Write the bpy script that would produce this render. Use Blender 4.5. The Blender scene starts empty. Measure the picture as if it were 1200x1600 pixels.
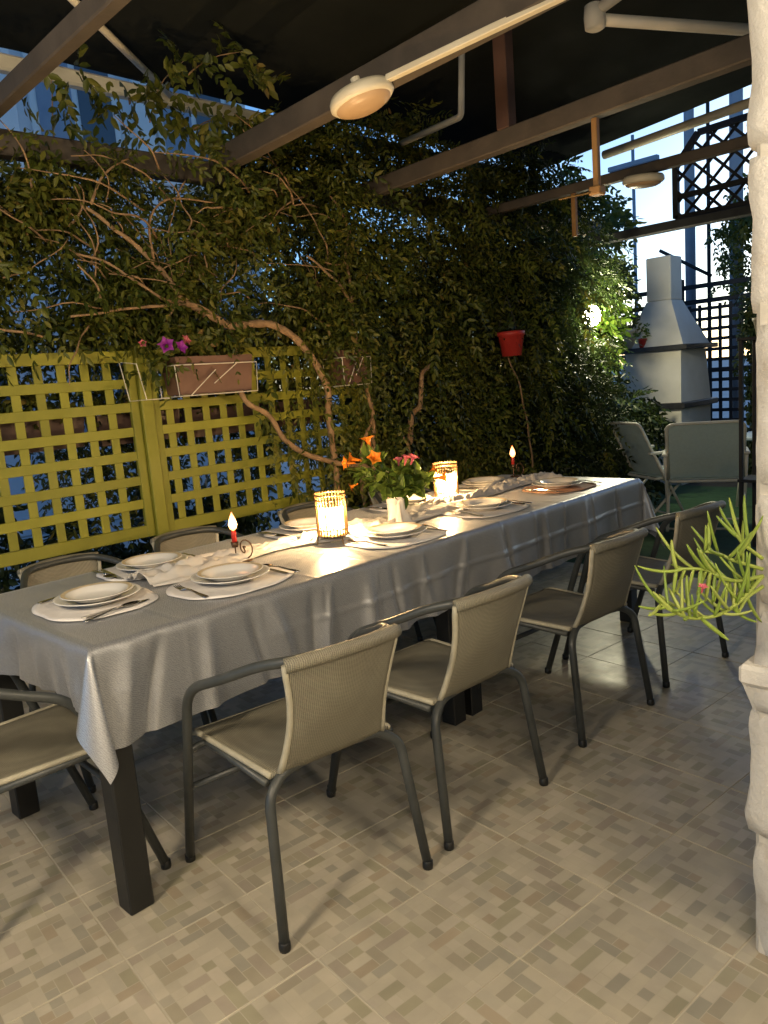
import bpy, bmesh, math, random
import numpy as np
from mathutils import Vector, Matrix, noise

random.seed(7); rng = np.random.default_rng(7)
sc = bpy.context.scene
COL = sc.collection
R = math.radians

# ------------------------------------------------------------------ camera
CAM_H = 1.348
AZ, PITCH, ROLL = R(44.3), R(-9.47), R(-4.56)
def cam_axes():
    f = Vector((0, math.cos(PITCH), math.sin(PITCH))); r = Vector((1, 0, 0)); u = r.cross(f)
    c, s = math.cos(ROLL), math.sin(ROLL)
    r, u = c*r + s*u, -s*r + c*u
    ca, sa = math.cos(AZ), math.sin(AZ)
    w = lambda v: Vector((v.x*ca + v.y*sa, -v.x*sa + v.y*ca, v.z))
    return w(r), w(u), w(f)
cam_d = bpy.data.cameras.new('camera'); cam = bpy.data.objects.new('camera', cam_d); COL.objects.link(cam)
r_, u_, f_ = cam_axes()
m = Matrix((r_, u_, -f_)).transposed().to_4x4(); m.translation = Vector((0, 0, CAM_H)); cam.matrix_world = m
cam_d.sensor_width = 36; cam_d.lens = 27.0; cam_d.clip_start = .02; cam_d.clip_end = 3000
sc.camera = cam

# ------------------------------------------------------------------ sky and exposure
wd = bpy.data.worlds.new('World'); sc.world = wd; wd.use_nodes = True
nt = wd.node_tree; nt.nodes.clear()
wo = nt.nodes.new('ShaderNodeOutputWorld'); bg = nt.nodes.new('ShaderNodeBackground'); sky = nt.nodes.new('ShaderNodeTexSky')
sky.sky_type = 'NISHITA'; sky.sun_disc = False
sky.sun_elevation = R(8.3); sky.sun_rotation = R(82); sky.air_density = 1.0; sky.dust_density = .7; sky.ozone_density = 5.0
bg.inputs['Strength'].default_value = .15
nt.links.new(sky.outputs[0], bg.inputs[0]); nt.links.new(bg.outputs[0], wo.inputs[0])
vs = sc.view_settings; vs.view_transform = 'Standard'; vs.look = 'None'; vs.exposure = .85; vs.gamma = 1.0; vs.use_curve_mapping = False
sc.cycles.use_denoising = True
sc.cycles.max_bounces = 6; sc.cycles.diffuse_bounces = 3; sc.cycles.glossy_bounces = 3; sc.cycles.transmission_bounces = 5; sc.cycles.transparent_max_bounces = 12
sc.cycles.sample_clamp_indirect = 6.0

# ------------------------------------------------------------------ helpers
class NT:
    def __init__(s, name):
        s.m = bpy.data.materials.new(name); s.m.use_nodes = True; s.t = s.m.node_tree
        s.b = s.t.nodes['Principled BSDF']; s.o = s.t.nodes['Material Output']
    def n(s, k, **kw):
        x = s.t.nodes.new(k)
        for a, v in kw.items(): setattr(x, a, v)
        return x
    def l(s, a, b): s.t.links.new(a, b)
    def noise(s, scale, detail=4, vec=None, rough=.55):
        x = s.n('ShaderNodeTexNoise'); x.inputs['Scale'].default_value = scale; x.inputs['Detail'].default_value = detail; x.inputs['Roughness'].default_value = rough
        if vec is None:
            tc = s.n('ShaderNodeTexCoord'); vec = tc.outputs['Object']
        s.l(vec, x.inputs['Vector']); return x.outputs['Fac']
    def ramp(s, fac, stops):
        x = s.n('ShaderNodeValToRGB'); s.l(fac, x.inputs[0]); e = x.color_ramp.elements
        while len(e) < len(stops): e.new(.5)
        for i, (p, c) in enumerate(stops): e[i].position = p; e[i].color = (*c, 1) if len(c) == 3 else c
        return x.outputs[0]
    def bump(s, h, strength=.3, dist=.01):
        x = s.n('ShaderNodeBump'); x.inputs['Strength'].default_value = strength; x.inputs['Distance'].default_value = dist
        s.l(h, x.inputs['Height']); s.l(x.outputs[0], s.b.inputs['Normal'])
    def set(s, **kw):
        for k, v in kw.items(): s.b.inputs[k.replace('_', ' ')].default_value = v
        return s

def mat_noise(name, c1, c2, scale=8, rough=.6, bump=.15, bscale=60, metallic=0., spec=.5, bdist=.004):
    M = NT(name)
    M.l(M.ramp(M.noise(scale, 5), [(.3, c1), (.7, c2)]), M.b.inputs['Base Color'])
    rr = M.n('ShaderNodeMapRange'); M.l(M.noise(scale*1.7, 3), rr.inputs[0]); rr.inputs[3].default_value = max(.03, rough-.1); rr.inputs[4].default_value = min(1, rough+.12)
    M.l(rr.outputs[0], M.b.inputs['Roughness'])
    M.b.inputs['Metallic'].default_value = metallic; M.b.inputs['Specular IOR Level'].default_value = spec
    if bump: M.bump(M.noise(bscale, 4), bump, bdist)
    return M.m

def mat_emit(name, col, strength):
    M = NT(name); M.b.inputs['Base Color'].default_value = (*col, 1); M.b.inputs['Emission Color'].default_value = (*col, 1); M.b.inputs['Emission Strength'].default_value = strength
    return M.m

def mesh_obj(name, verts, faces, mat, parent=None, smooth=False):
    me = bpy.data.meshes.new(name); me.from_pydata([tuple(v) for v in verts], [], faces); me.update()
    if smooth: me.shade_smooth()
    if mat: me.materials.append(mat)
    o = bpy.data.objects.new(name, me); COL.objects.link(o); o.parent = parent
    return o

class MB:
    """collects shapes for ONE part"""
    def __init__(s): s.v = []; s.f = []
    def add(s, v, f):
        k = len(s.v); s.v += [tuple(x) for x in v]; s.f += [tuple(i+k for i in q) for q in f]; return s
    def box(s, a, b, ch=0.0, M=None):
        x0, y0, z0 = [min(p, q) for p, q in zip(a, b)]; x1, y1, z1 = [max(p, q) for p, q in zip(a, b)]
        bm = bmesh.new(); bmesh.ops.create_cube(bm, size=1)
        for v in bm.verts: v.co = Vector(((x0+x1)/2+v.co.x*(x1-x0), (y0+y1)/2+v.co.y*(y1-y0), (z0+z1)/2+v.co.z*(z1-z0)))
        if ch: bmesh.ops.bevel(bm, geom=bm.edges[:], offset=ch, segments=1, affect='EDGES', profile=.5)
        if M is not None: bm.transform(M)
        bm.verts.index_update()
        s.add([v.co[:] for v in bm.verts], [[v.index for v in f.verts] for f in bm.faces]); bm.free(); return s
    def tube(s, path, rad, seg=8, cap=True):
        P = [Vector(p) for p in path]; n = len(P); rads = rad if isinstance(rad, (list, tuple)) else [rad]*n
        V = []; F = []; t0 = (P[1]-P[0]).normalized(); a = t0.orthogonal().normalized(); pt = t0
        for i in range(n):
            t = (P[min(i+1, n-1)]-P[max(i-1, 0)]).normalized()
            a = pt.rotation_difference(t) @ a; a = (a - t*a.dot(t)).normalized(); b = t.cross(a); pt = t
            for k in range(seg):
                w = 2*math.pi*k/seg; V.append(P[i] + (a*math.cos(w)+b*math.sin(w))*rads[i])
        for i in range(n-1):
            for k in range(seg): F.append((i*seg+k, i*seg+(k+1) % seg, (i+1)*seg+(k+1) % seg, (i+1)*seg+k))
        if cap: F.append(tuple(range(seg))[::-1]); F.append(tuple(range((n-1)*seg, n*seg)))
        return s.add(V, F)
    def lathe(s, prof, seg=24, c=(0, 0, 0), close=True):
        V = []; F = []; n = len(prof)
        for r, z in prof:
            for k in range(seg):
                w = 2*math.pi*k/seg; V.append((c[0]+r*math.cos(w), c[1]+r*math.sin(w), c[2]+z))
        for i in range(n-1):
            for k in range(seg): F.append((i*seg+k, i*seg+(k+1) % seg, (i+1)*seg+(k+1) % seg, (i+1)*seg+k))
        if close:
            if prof[0][0] > 1e-6: F.append(tuple(range(seg))[::-1])
            if prof[-1][0] > 1e-6: F.append(tuple(range((n-1)*seg, n*seg)))
        return s.add(V, F)
    def xform(s, M):
        s.v = [tuple(M @ Vector(p)) for p in s.v]; return s
    def build(s, name, mat, parent=None, smooth=False):
        return mesh_obj(name, s.v, s.f, mat, parent, smooth)

def fillet(pts, rad, n=6):
    P = [Vector(p) for p in pts]; out = [P[0]]
    for i in range(1, len(P)-1):
        a, b, c = P[i-1], P[i], P[i+1]; d1 = (a-b); d2 = (c-b); k = min(rad, d1.length*.45, d2.length*.45)
        p, q = b+d1.normalized()*k, b+d2.normalized()*k
        for j in range(n+1):
            t = j/n; out.append((1-t)**2*p + 2*t*(1-t)*b + t*t*q)
    out.append(P[-1]); return out
def spline(pts, n=6):
    P = [Vector(p) for p in pts]; P = [P[0]*2-P[1]] + P + [P[-1]*2-P[-2]]; out = []
    for i in range(1, len(P)-2):
        for j in range(n):
            t = j/n; a, b, c, d = P[i-1:i+3]
            out.append(.5*((2*b)+(c-a)*t+(2*a-5*b+4*c-d)*t*t+(3*b-a-3*c+d)*t**3))
    out.append(P[-2]); return out
def lerp(a, b, t): return a+(b-a)*t

def tag(o, label, cat, group=None):
    o['label'] = label; o['category'] = cat
    if group: o['group'] = group
    return o
def thing(name, label, cat, loc=(0, 0, 0), rz=0., group=None):
    o = bpy.data.objects.new(name, None); COL.objects.link(o); o.location = loc; o.rotation_euler = (0, 0, rz); o.empty_display_size = .1
    return tag(o, label, cat, group)
def struct(o): o['kind'] = 'structure'; return o
def copy_tree(o, parent=None):
    c = o.copy(); COL.objects.link(c); c.parent = parent
    for ch in list(o.children): copy_tree(ch, c)
    return c

# ------------------------------------------------------------------ materials
m_grout = mat_noise('grout', (.42, .38, .30), (.5, .46, .37), 12, .8, .2)
M = NT('tile_print')
va = M.n('ShaderNodeVertexColor', layer_name='print'); hs = M.n('ShaderNodeMixRGB', blend_type='MULTIPLY'); hs.inputs[0].default_value = .6
oi = M.n('ShaderNodeObjectInfo'); geo = M.n('ShaderNodeNewGeometry')
M.l(va.outputs[0], hs.inputs[1]); M.l(M.ramp(M.noise(9, 5, geo.outputs['Position']), [(.3, (.78, .77, .74)), (.7, (1.08, 1.06, 1.02))]), hs.inputs[2])
mb2 = M.n('ShaderNodeMixRGB', blend_type='MULTIPLY'); mb2.inputs[0].default_value = .5
M.l(hs.outputs[0], mb2.inputs[1]); M.l(M.ramp(oi.outputs['Random'], [(0, (.85, .85, .84)), (1, (1.1, 1.08, 1.05))]), mb2.inputs[2])
M.l(mb2.outputs[0], M.b.inputs['Base Color'])
M.l(M.ramp(M.noise(5, 6, geo.outputs['Position']), [(.3, (.3,)*3), (.75, (.52,)*3)]), M.b.inputs['Roughness'])
M.bump(M.noise(220, 3, geo.outputs['Position']), .12, .002); m_tile = M.m

m_black = mat_noise('black_painted_metal', (.006, .0065, .0065), (.011, .0115, .011), 6, .45, .05)
m_tube = mat_noise('anthracite_tube', (.035, .04, .04), (.055, .06, .058), 14, .42, .08, 160)
M = NT('wicker_weave')
tc = M.n('ShaderNodeTexCoord')
w1 = M.n('ShaderNodeTexWave', wave_type='BANDS', bands_direction='X'); w1.inputs['Scale'].default_value = 62; w1.inputs['Distortion'].default_value = .6; w1.inputs['Detail'].default_value = 2
w2 = M.n('ShaderNodeTexWave', wave_type='BANDS', bands_direction='Z'); w2.inputs['Scale'].default_value = 75; w2.inputs['Distortion'].default_value = .8
w3 = M.n('ShaderNodeTexWave', wave_type='BANDS', bands_direction='Y'); w3.inputs['Scale'].default_value = 75; w3.inputs['Distortion'].default_value = .8
for w in (w1, w2, w3): M.l(tc.outputs['Object'], w.inputs['Vector'])
mx = M.n('ShaderNodeMath', operation='MAXIMUM'); M.l(w2.outputs['Fac'], mx.inputs[0]); M.l(w3.outputs['Fac'], mx.inputs[1])
mu = M.n('ShaderNodeMath', operation='MULTIPLY'); M.l(mx.outputs[0], mu.inputs[0]); mu.inputs[1].default_value = .45
ad = M.n('ShaderNodeMath', operation='ADD'); M.l(w1.outputs['Fac'], ad.inputs[0]); M.l(mu.outputs[0], ad.inputs[1])
mm = M.n('ShaderNodeMixRGB', blend_type='MULTIPLY'); mm.inputs[0].default_value = .7
M.l(M.ramp(ad.outputs[0], [(.25, (.13, .12, .09)), (.9, (.275, .258, .195))]), mm.inputs[1])
M.l(M.ramp(M.noise(7, 5), [(.3, (.75, .72, .68)), (.7, (1.05, 1.05, 1.0))]), mm.inputs[2])
M.l(mm.outputs[0], M.b.inputs['Base Color']); M.b.inputs['Roughness'].default_value = .5; M.bump(ad.outputs[0], .6, .003); m_wicker = M.m
m_piping = mat_noise('wicker_piping', (.36, .335, .25), (.45, .42, .32), 30, .5, .4, 220)

M = NT('silver_satin')
tc = M.n('ShaderNodeTexCoord'); mp = M.n('ShaderNodeMapping'); mp.inputs['Rotation'].default_value = (.6, .5, .8); M.l(tc.outputs['Object'], mp.inputs[0])
w1 = M.n('ShaderNodeTexWave', wave_type='BANDS', bands_direction='X', wave_profile='TRI'); w1.inputs['Scale'].default_value = 70; w1.inputs['Distortion'].default_value = 7; w1.inputs['Detail'].default_value = 1; w1.inputs['Detail Scale'].default_value = 2
M.l(mp.outputs[0], w1.inputs[0])
M.l(M.ramp(w1.outputs['Fac'], [(.3, (.27, .28, .30)), (.7, (.37, .385, .41))]), M.b.inputs['Base Color'])
M.l(M.ramp(w1.outputs['Fac'], [(.3, (.46,)*3), (.7, (.30,)*3)]), M.b.inputs['Roughness'])
M.set(Metallic=.55, Sheen_Weight=.15); M.bump(w1.outputs['Fac'], .05, .001); m_satin = M.m

M = NT('olive_lattice_paint'); ov = M.n('ShaderNodeMixRGB', blend_type='MULTIPLY'); ov.inputs[0].default_value = 1.; oi2 = M.n('ShaderNodeObjectInfo')
M.l(M.ramp(M.noise(3.5, 6), [(.25, (.165, .165, .014)), (.5, (.24, .238, .022)), (.8, (.28, .272, .045))]), ov.inputs[1]); M.l(M.ramp(oi2.outputs['Random'], [(0, (.82, .82, .82)), (1, (1.1, 1.08, 1.05))]), ov.inputs[2]); M.l(ov.outputs[0], M.b.inputs['Base Color']); M.set(Roughness=.55); M.bump(M.noise(45, 4), .15, .003); m_olive = M.m
m_darkwood = mat_noise('dark_brown_beam_wood', (.055, .045, .036), (.10, .08, .062), 5, .65, .35, 40)
m_redwood = mat_noise('reddish_post_wood', (.06, .028, .02), (.10, .05, .035), 5, .7, .3, 40)
m_pinewood = mat_noise('varnished_pine', (.30, .15, .05), (.42, .24, .09), 7, .5, .25, 50)
m_cream = mat_noise('cream_enamel', (.62, .56, .42), (.72, .67, .53), 5, .45, .08)
m_pvc = mat_noise('pale_plastic', (.58, .56, .5), (.7, .68, .62), 4, .5, .06)
m_awning = mat_noise('black_awning_fabric', (.009, .011, .010), (.015, .017, .015), 3, .9, .1, 200, spec=.1)
M = NT('whitewashed_stone')
M.l(M.ramp(M.noise(5, 9, rough=.7), [(.25, (.42, .36, .28)), (.45, (.63, .60, .54)), (.75, (.76, .74, .69))]), M.b.inputs['Base Color']); M.set(Roughness=.85); M.bump(M.noise(26, 8, rough=.7), .55, .02); m_white_stone = M.m
m_mortar = mat_noise('lime_mortar', (.45, .42, .36), (.6, .57, .5), 9, .9, .5, 60)
m_plaster = mat_noise('house_plaster', (.5, .47, .41), (.58, .55, .5), 2, .85, .3, 40)
m_pot_brown = mat_noise('brown_plastic_pot', (.12, .062, .042), (.17, .092, .066), 6, .5, .05)
m_pot_shaded = mat_noise('shaded_brown_plastic_pot', (.07, .04, .03), (.11, .06, .045), 6, .5, .05)  # same brown plastic, darkened for the shade behind the lattice
m_pot_red = mat_noise('red_plastic_pot', (.42, .03, .025), (.5, .045, .035), 6, .4, .03)
m_pot_cream = mat_noise('cream_plastic_pot', (.6, .55, .44), (.7, .66, .55), 6, .5, .05)
m_wire = mat_noise('white_wire', (.6, .56, .46), (.75, .7, .6), 10, .4, 0)
m_soil = mat_noise('potting_soil', (.02, .014, .01), (.05, .035, .025), 40, .95, .8, 80)
m_bark = mat_noise('vine_bark', (.20, .12, .06), (.36, .23, .12), 16, .8, .6, 70, bdist=.008)
m_porc = mat_noise('white_porcelain', (.76, .74, .70), (.80, .78, .74), 3, .14, 0)
m_rimgold = mat_noise('porcelain_rim_band', (.45, .36, .22), (.6, .5, .34), 90, .3, .1, 200)
m_mat = mat_noise('white_placemat_cloth', (.66, .63, .6), (.74, .71, .68), 20, .75, .3, 300)
m_steel = mat_noise('polished_cutlery_steel', (.5, .5, .5), (.6, .6, .59), 20, .16, 0, metallic=1.)
m_gold = mat_noise('antique_gold_wire', (.16, .10, .04), (.24, .16, .07), 30, .4, .1, metallic=.85)
m_bronze = mat_noise('dark_bronze_wire', (.09, .05, .03), (.14, .08, .045), 30, .4, .1, metallic=.7)
m_wax_red = NT('red_wax').set(Base_Color=(.5, .03, .02, 1), Roughness=.45, Subsurface_Weight=.35, Subsurface_Radius=(.02, .006, .004), Subsurface_Scale=.6).m
m_wax_white = NT('white_wax').set(Base_Color=(.8, .74, .62, 1), Roughness=.5).m
M = NT('candle_flame'); tcx = M.n('ShaderNodeTexCoord'); sx_ = M.n('ShaderNodeSeparateXYZ'); M.l(tcx.outputs['Object'], sx_.inputs[0])
mr_ = M.n('ShaderNodeMapRange'); M.l(sx_.outputs[2], mr_.inputs[0]); mr_.inputs[2].default_value = .07
M.l(M.ramp(mr_.outputs[0], [(0, (.75, .18, .02)), (.15, (1, .42, .10)), (.5, (1, .5, .16)), (.95, (.9, .13, .012))]), M.b.inputs['Emission Color']); M.b.inputs['Emission Strength'].default_value = 3.2; m_flame = M.m
m_white_frame = mat_noise('white_enamel_tube', (.6, .58, .5), (.7, .68, .6), 9, .4, .05)
m_teal_cloth = mat_noise('blue_green_textile', (.40, .50, .49), (.46, .56, .54), 60, .75, .4, 240)
m_paleblue = mat_noise('pale_blue_tabletop', (.32, .40, .50), (.4, .48, .56), 5, .5, .05)
m_bbq = mat_noise('cream_barbecue_masonry', (.60, .57, .49), (.72, .69, .62), 3, .8, .3, 30)
m_slab = mat_noise('dark_granite_slab', (.02, .02, .022), (.04, .04, .042), 30, .35, .1)
m_blackwood = mat_noise('black_stained_wood', (.012, .012, .014), (.025, .025, .027), 8, .7, .3, 40)
m_concrete = mat_noise('pale_street_concrete', (.40, .40, .39), (.52, .52, .51), 1.2, .85, .3, 20)
m_turf = mat_noise('green_turf', (.015, .05, .014), (.03, .085, .022), 14, .9, .6, 120)
m_earth = mat_noise('dark_garden_earth', (.03, .024, .018), (.06, .05, .036), 6, .95, .6, 30)
m_bld = mat_noise('pale_blue_render', (.60, .64, .70), (.68, .71, .75), 1.2, .8, .2, 30)
m_bldtrim = mat_noise('white_building_trim', (.68, .7, .72), (.76, .77, .78), 2, .7, .1)
m_shutter = mat_noise('blue_grey_shutter', (.20, .26, .36), (.26, .32, .42), 4, .6, .1)
m_pane = NT('window_glass').set(Base_Color=(.08, .1, .13, 1), Roughness=.05).m
m_pole = mat_noise('grey_blue_pole_concrete', (.28, .31, .37), (.36, .39, .45), 3, .8, .2, 30)
M = NT('clear_glass'); M.set(Base_Color=(1, 1, 1, 1), Roughness=.02, Transmission_Weight=1., IOR=1.45); m_glass = M.m

def leaf_mat(name, stops, trans=.35, rough=.45):
    M = NT(name); at = M.n('ShaderNodeAttribute', attribute_name='shade'); col = M.ramp(at.outputs['Fac'], stops)
    M.l(col, M.b.inputs['Base Color']); M.b.inputs['Roughness'].default_value = rough; M.b.inputs['Specular IOR Level'].default_value = .35
    tr = M.n('ShaderNodeBsdfTranslucent'); M.l(col, tr.inputs[0]); mx = M.n('ShaderNodeMixShader'); mx.inputs[0].default_value = trans
    M.l(M.b.outputs[0], mx.inputs[1]); M.l(tr.outputs[0], mx.inputs[2]); M.l(mx.outputs[0], M.o.inputs[0]); return M.m
m_leaf = leaf_mat('vine_leaf', [(0, (.035, .055, .010)), (.35, (.085, .105, .016)), (.7, (.15, .155, .025)), (.93, (.22, .19, .035)), (1, (.24, .15, .05))])
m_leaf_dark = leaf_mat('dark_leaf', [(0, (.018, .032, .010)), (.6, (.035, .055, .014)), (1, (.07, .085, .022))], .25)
m_leaf_fresh = leaf_mat('fresh_leaf', [(0, (.05, .10, .012)), (.5, (.10, .18, .02)), (1, (.18, .26, .035))], .4)
m_leaf_stem = leaf_mat('vase_leaf', [(0, (.06, .11, .015)), (1, (.16, .22, .04))], .4)
m_succ = leaf_mat('succulent_finger', [(0, (.20, .30, .045)), (.6, (.30, .40, .07)), (1, (.42, .48, .12))], .25, .35)
m_petal_o = leaf_mat('orange_petal', [(0, (.75, .14, .01)), (1, (.85, .33, .03))], .4, .5)
m_petal_p = leaf_mat('purple_petal', [(0, (.28, .02, .32)), (1, (.45, .06, .5))], .4, .5)
m_petal_k = leaf_mat('pink_petal', [(0, (.55, .05, .10)), (1, (.75, .25, .3))], .4, .5)
m_gauze = leaf_mat('white_gauze', [(0, (.7, .67, .63)), (1, (.82, .79, .75))], .4, .8)

# ------------------------------------------------------------------ ground and floor
o = struct(mesh_obj('ground', [(-60, -60, -.05), (400, -60, -.05), (400, 400, -.05), (-60, 400, -.05)], [(0, 1, 2, 3)], m_concrete))
o = struct(mesh_obj('garden_soil', [(4.5, -4, -.03), (12, -4, -.03), (12, 5.2, -.03), (4.5, 5.2, -.03)], [(0, 1, 2, 3)], m_earth))
o = struct(mesh_obj('turf', [(4.62, -3, -.012), (8.2, -3, -.012), (8.2, 3.9, -.012), (4.62, 3.9, -.012)], [(0, 1, 2, 3)], m_turf))
# grout bed with separate tiles on it
TS = .34; GA = R(39.19) - AZ; TO = Vector((.3587, 2.0875))
ta = Vector((math.cos(GA), math.sin(GA))); tb = Vector((math.sin(GA), -math.cos(GA)))
floor = struct(MB().box((-1.9, -1.1, -.12), (4.62, 3.95, -.0022)).build('floor', m_grout))
PRINT = [(.40, .365, .29), (.38, .345, .27), (.42, .38, .31), (.26, .235, .175), (.29, .26, .185), (.30, .245, .17), (.245, .235, .19), (.33, .305, .245), (.29, .25, .20), (.265, .25, .165)]
def tile_mesh(seed):
    rr = random.Random(seed); n = 11; used = [[0]*n for _ in range(n)]; cells = []
    for j in range(n):
        for i in range(n):
            if used[j][i]: continue
            opts = [(1, 1), (1, 1), (2, 1), (1, 2), (2, 1), (1, 2), (3, 1)]; rr.shuffle(opts)
            for w, h in opts:
                if i+w <= n and j+h <= n and all(not used[j+b][i+a] for a in range(w) for b in range(h)):
                    for a in range(w):
                        for b in range(h): used[j+b][i+a] = 1
                    cells.append((i, j, w, h)); break
    s = TS/2-.0016; bev = .0012; c = 2*(s-bev)/n; V = []; F = []; C = []
    def quad(a, b, d, e, col):
        k = len(V); V.extend([a, b, d, e]); F.append((k, k+1, k+2, k+3)); C.append(col)
    g = .0011; joint = (.40, .37, .295)
    for i, j, w, h in cells:
        x0, y0 = -s+bev+i*c, -s+bev+j*c; x1, y1 = x0+w*c, y0+h*c
        col = rr.choice(PRINT if w*h < 4 else PRINT[:3]+[PRINT[7]])
        if rr.random() < .3: col = PRINT[0]
        f = rr.uniform(.93, 1.07); col = tuple(lerp(q, w_, .28)*f*1.07 for q, w_ in zip(col, (.36, .34, .285)))
        a, b, d, e = (x0+g, y0+g, 0), (x1-g, y0+g, 0), (x1-g, y1-g, 0), (x0+g, y1-g, 0)
        A, B, D, E_ = (x0, y0, 0), (x1, y0, 0), (x1, y1, 0), (x0, y1, 0)
        quad(a, b, d, e, col); quad(A, B, b, a, joint); quad(B, D, d, b, joint); quad(D, E_, e, d, joint); quad(E_, A, a, e, joint)
    ring0 = [(-s+bev, -s+bev, 0), (s-bev, -s+bev, 0), (s-bev, s-bev, 0), (-s+bev, s-bev, 0)]
    ring1 = [(-s, -s, -bev), (s, -s, -bev), (s, s, -bev), (-s, s, -bev)]; ring2 = [(x, y, -.006) for x, y, z in ring1]
    for k in range(4):
        quad(ring0[k], ring1[k], ring1[(k+1) % 4], ring0[(k+1) % 4], joint); quad(ring1[k], ring2[k], ring2[(k+1) % 4], ring1[(k+1) % 4], joint)
    me = bpy.data.meshes.new('tile'); me.from_pydata(V, [], F); ca = me.color_attributes.new('print', 'FLOAT_COLOR', 'CORNER')
    ca.data.foreach_set('color', np.array([(*c_, 1.) for c_ in C for _ in range(4)], 'f').ravel()); me.materials.append(m_tile)
    bm = bmesh.new(); bm.from_mesh(me); bmesh.ops.recalc_face_normals(bm, faces=bm.faces[:])
    if sum(f.normal.z for f in bm.faces) < 0: bmesh.ops.reverse_faces(bm, faces=bm.faces[:])
    bm.to_mesh(me); bm.free(); return me
TMS = [tile_mesh(k) for k in range(9)]
for a in range(-9, 16):
    for b in range(-9, 12):
        c = TO + ta*((a+.5)*TS) + tb*((b+.5)*TS)
        if not (-1.7 < c.x < 4.5 and -.75 < c.y < 3.75): continue
        # only what the camera side of the terrace can show
        if c.x*.689+c.y*.706 < .75: continue
        t = bpy.data.objects.new('tile', TMS[random.randrange(9)]); COL.objects.link(t); t.parent = floor
        t.location = (c.x, c.y, random.uniform(-.0007, .0007)); t.rotation_euler = (random.uniform(-.0012, .0012), random.uniform(-.0012, .0012), GA + (math.pi/2)*random.choice([0, 1, 2, 3]))
# ------------------------------------------------------------------ house, stone pillar
hw = MB(); hw.box((-6, -1.25, -.05), (9.5, -1.0, 4.2)).box((-6.2, -1.25, -.05), (-6, 4.5, 3.2))
house = thing('house', 'cream plastered house wall behind the dining terrace', 'house', (0, 0, 0)); MB().box((-6, -1.3, -.05), (9.5, -1.05, 4.2)).build('wall', m_plaster, house)
PX, PY = 1.63, .598   # near corner of pillar
pillar = thing('stone_pillar', 'rough whitewashed stone pillar at the right edge', 'pillar', (PX, PY, 0))
MB().box((.014, -1.55, -.05), (.42, -.014, 3.3), .01).build('mortar_core', m_mortar, pillar)
def stone(x0, x1, y0, y1, z0, z1, seed):
    bm = bmesh.new(); bmesh.ops.create_cube(bm, size=1)
    bmesh.ops.subdivide_edges(bm, edges=bm.edges[:], cuts=7, use_grid_fill=True)
    off = Vector((seed*7.13, seed*3.7, seed*1.9)); sx, sy, sz = x1-x0, y1-y0, z1-z0
    for v in bm.verts:
        p = v.co.copy(); q = Vector([math.copysign(abs(2*t)**1.0, t)/2 for t in p])
        rad = (abs(2*p.x)**14+abs(2*p.y)**14+abs(2*p.z)**14)**(1/14); q = p/max(rad, 1e-6)*max(abs(2*p.x), abs(2*p.y), abs(2*p.z))
        w = Vector((x0+x1, y0+y1, z0+z1))/2 + Vector((q.x*sx, q.y*sy, q.z*sz))
        w += noise.noise_vector(w*5)*.016 + noise.noise_vector(w*15)*.005 + noise.noise_vector(w*34+off)*.003
        v.co = w
    V = [v.co[:] for v in bm.verts]; bm.verts.index_update(); F = [[v.index for v in f.verts] for f in bm.faces]; bm.free()
    mesh_obj('stone', V, F, m_white_stone, pillar, True)
z = -.02; k = 0
while z < 3.25:
    h = random.uniform(.22, .42); y = 0.0; jig = random.uniform(-.010, .012)
    while y > -1.5:
        w = random.uniform(.28, .5); k += 1
        stone(jig+random.uniform(-.008, .008), .30, y-w+.002, y+(jig if y == 0 else 0), z+.001, z+h-.001, k); y -= w
    k += 1; stone(.30, .44, -.4, .012, z+.001, z+h-.001, k)
    z += h
led = thing('wall_ledge', 'white stone ledge jutting from the right-hand pillar', 'ledge', (PX, PY, 0))
MB().box((-.028, -1.2, .655), (.06, .006, .70), .008).box((-.17, -1.2, .656), (-.0285, -.14, .699), .008).build('sill', m_white_stone, led)
MB().add([(-.012, -1.2, .653), (.06, -1.2, .653), (.06, .005, .653), (-.012, .002, .653), (.03, -1.2, .57), (.06, -1.2, .57), (.06, -.01, .57), (.03, -.01, .57)],
         [(0, 1, 2, 3), (7, 6, 5, 4), (0, 4, 5, 1), (1, 5, 6, 2), (2, 6, 7, 3), (3, 7, 4, 0)]).build('bracket', m_white_stone, led)

# assumed lit wall lamp, unseen, for the warm light over the terrace from behind; second one added to soften shadows
m_lit = mat_emit('lit_diffuser', (1, .84, .62), 12)
for lx, lab in ((-.7, 'assumed lit round bulkhead lamp on the house wall, left of the other'), (.9, 'added lit round bulkhead lamp on the house wall beside the pillar')):
    lamp = thing('assumed_wall_lamp', lab, 'lamp', (lx, -1.05, 2.2), 0, 'assumed lit lamps on the house wall')
    MB().lathe([(.14, 0), (.15, .02), (.15, .05), (.135, .055)], 32).xform(Matrix.Rotation(-math.pi/2, 4, 'X')).build('base', m_cream, lamp, True)
    MB().lathe([(.13, .055), (.12, .085), (.08, .11), (.0001, .12)], 32).xform(Matrix.Rotation(-math.pi/2, 4, 'X')).build('diffuser', m_lit, lamp, True)
    ld = bpy.data.lights.new('assumed_wall_lamp_light', 'POINT'); ld.energy = 37; ld.color = (1, .84, .62); ld.shadow_soft_size = .2
    lo = bpy.data.objects.new('assumed_wall_lamp_light', ld); COL.objects.link(lo); lo.parent = lamp; lo.location = (0, .36, 0)

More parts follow.
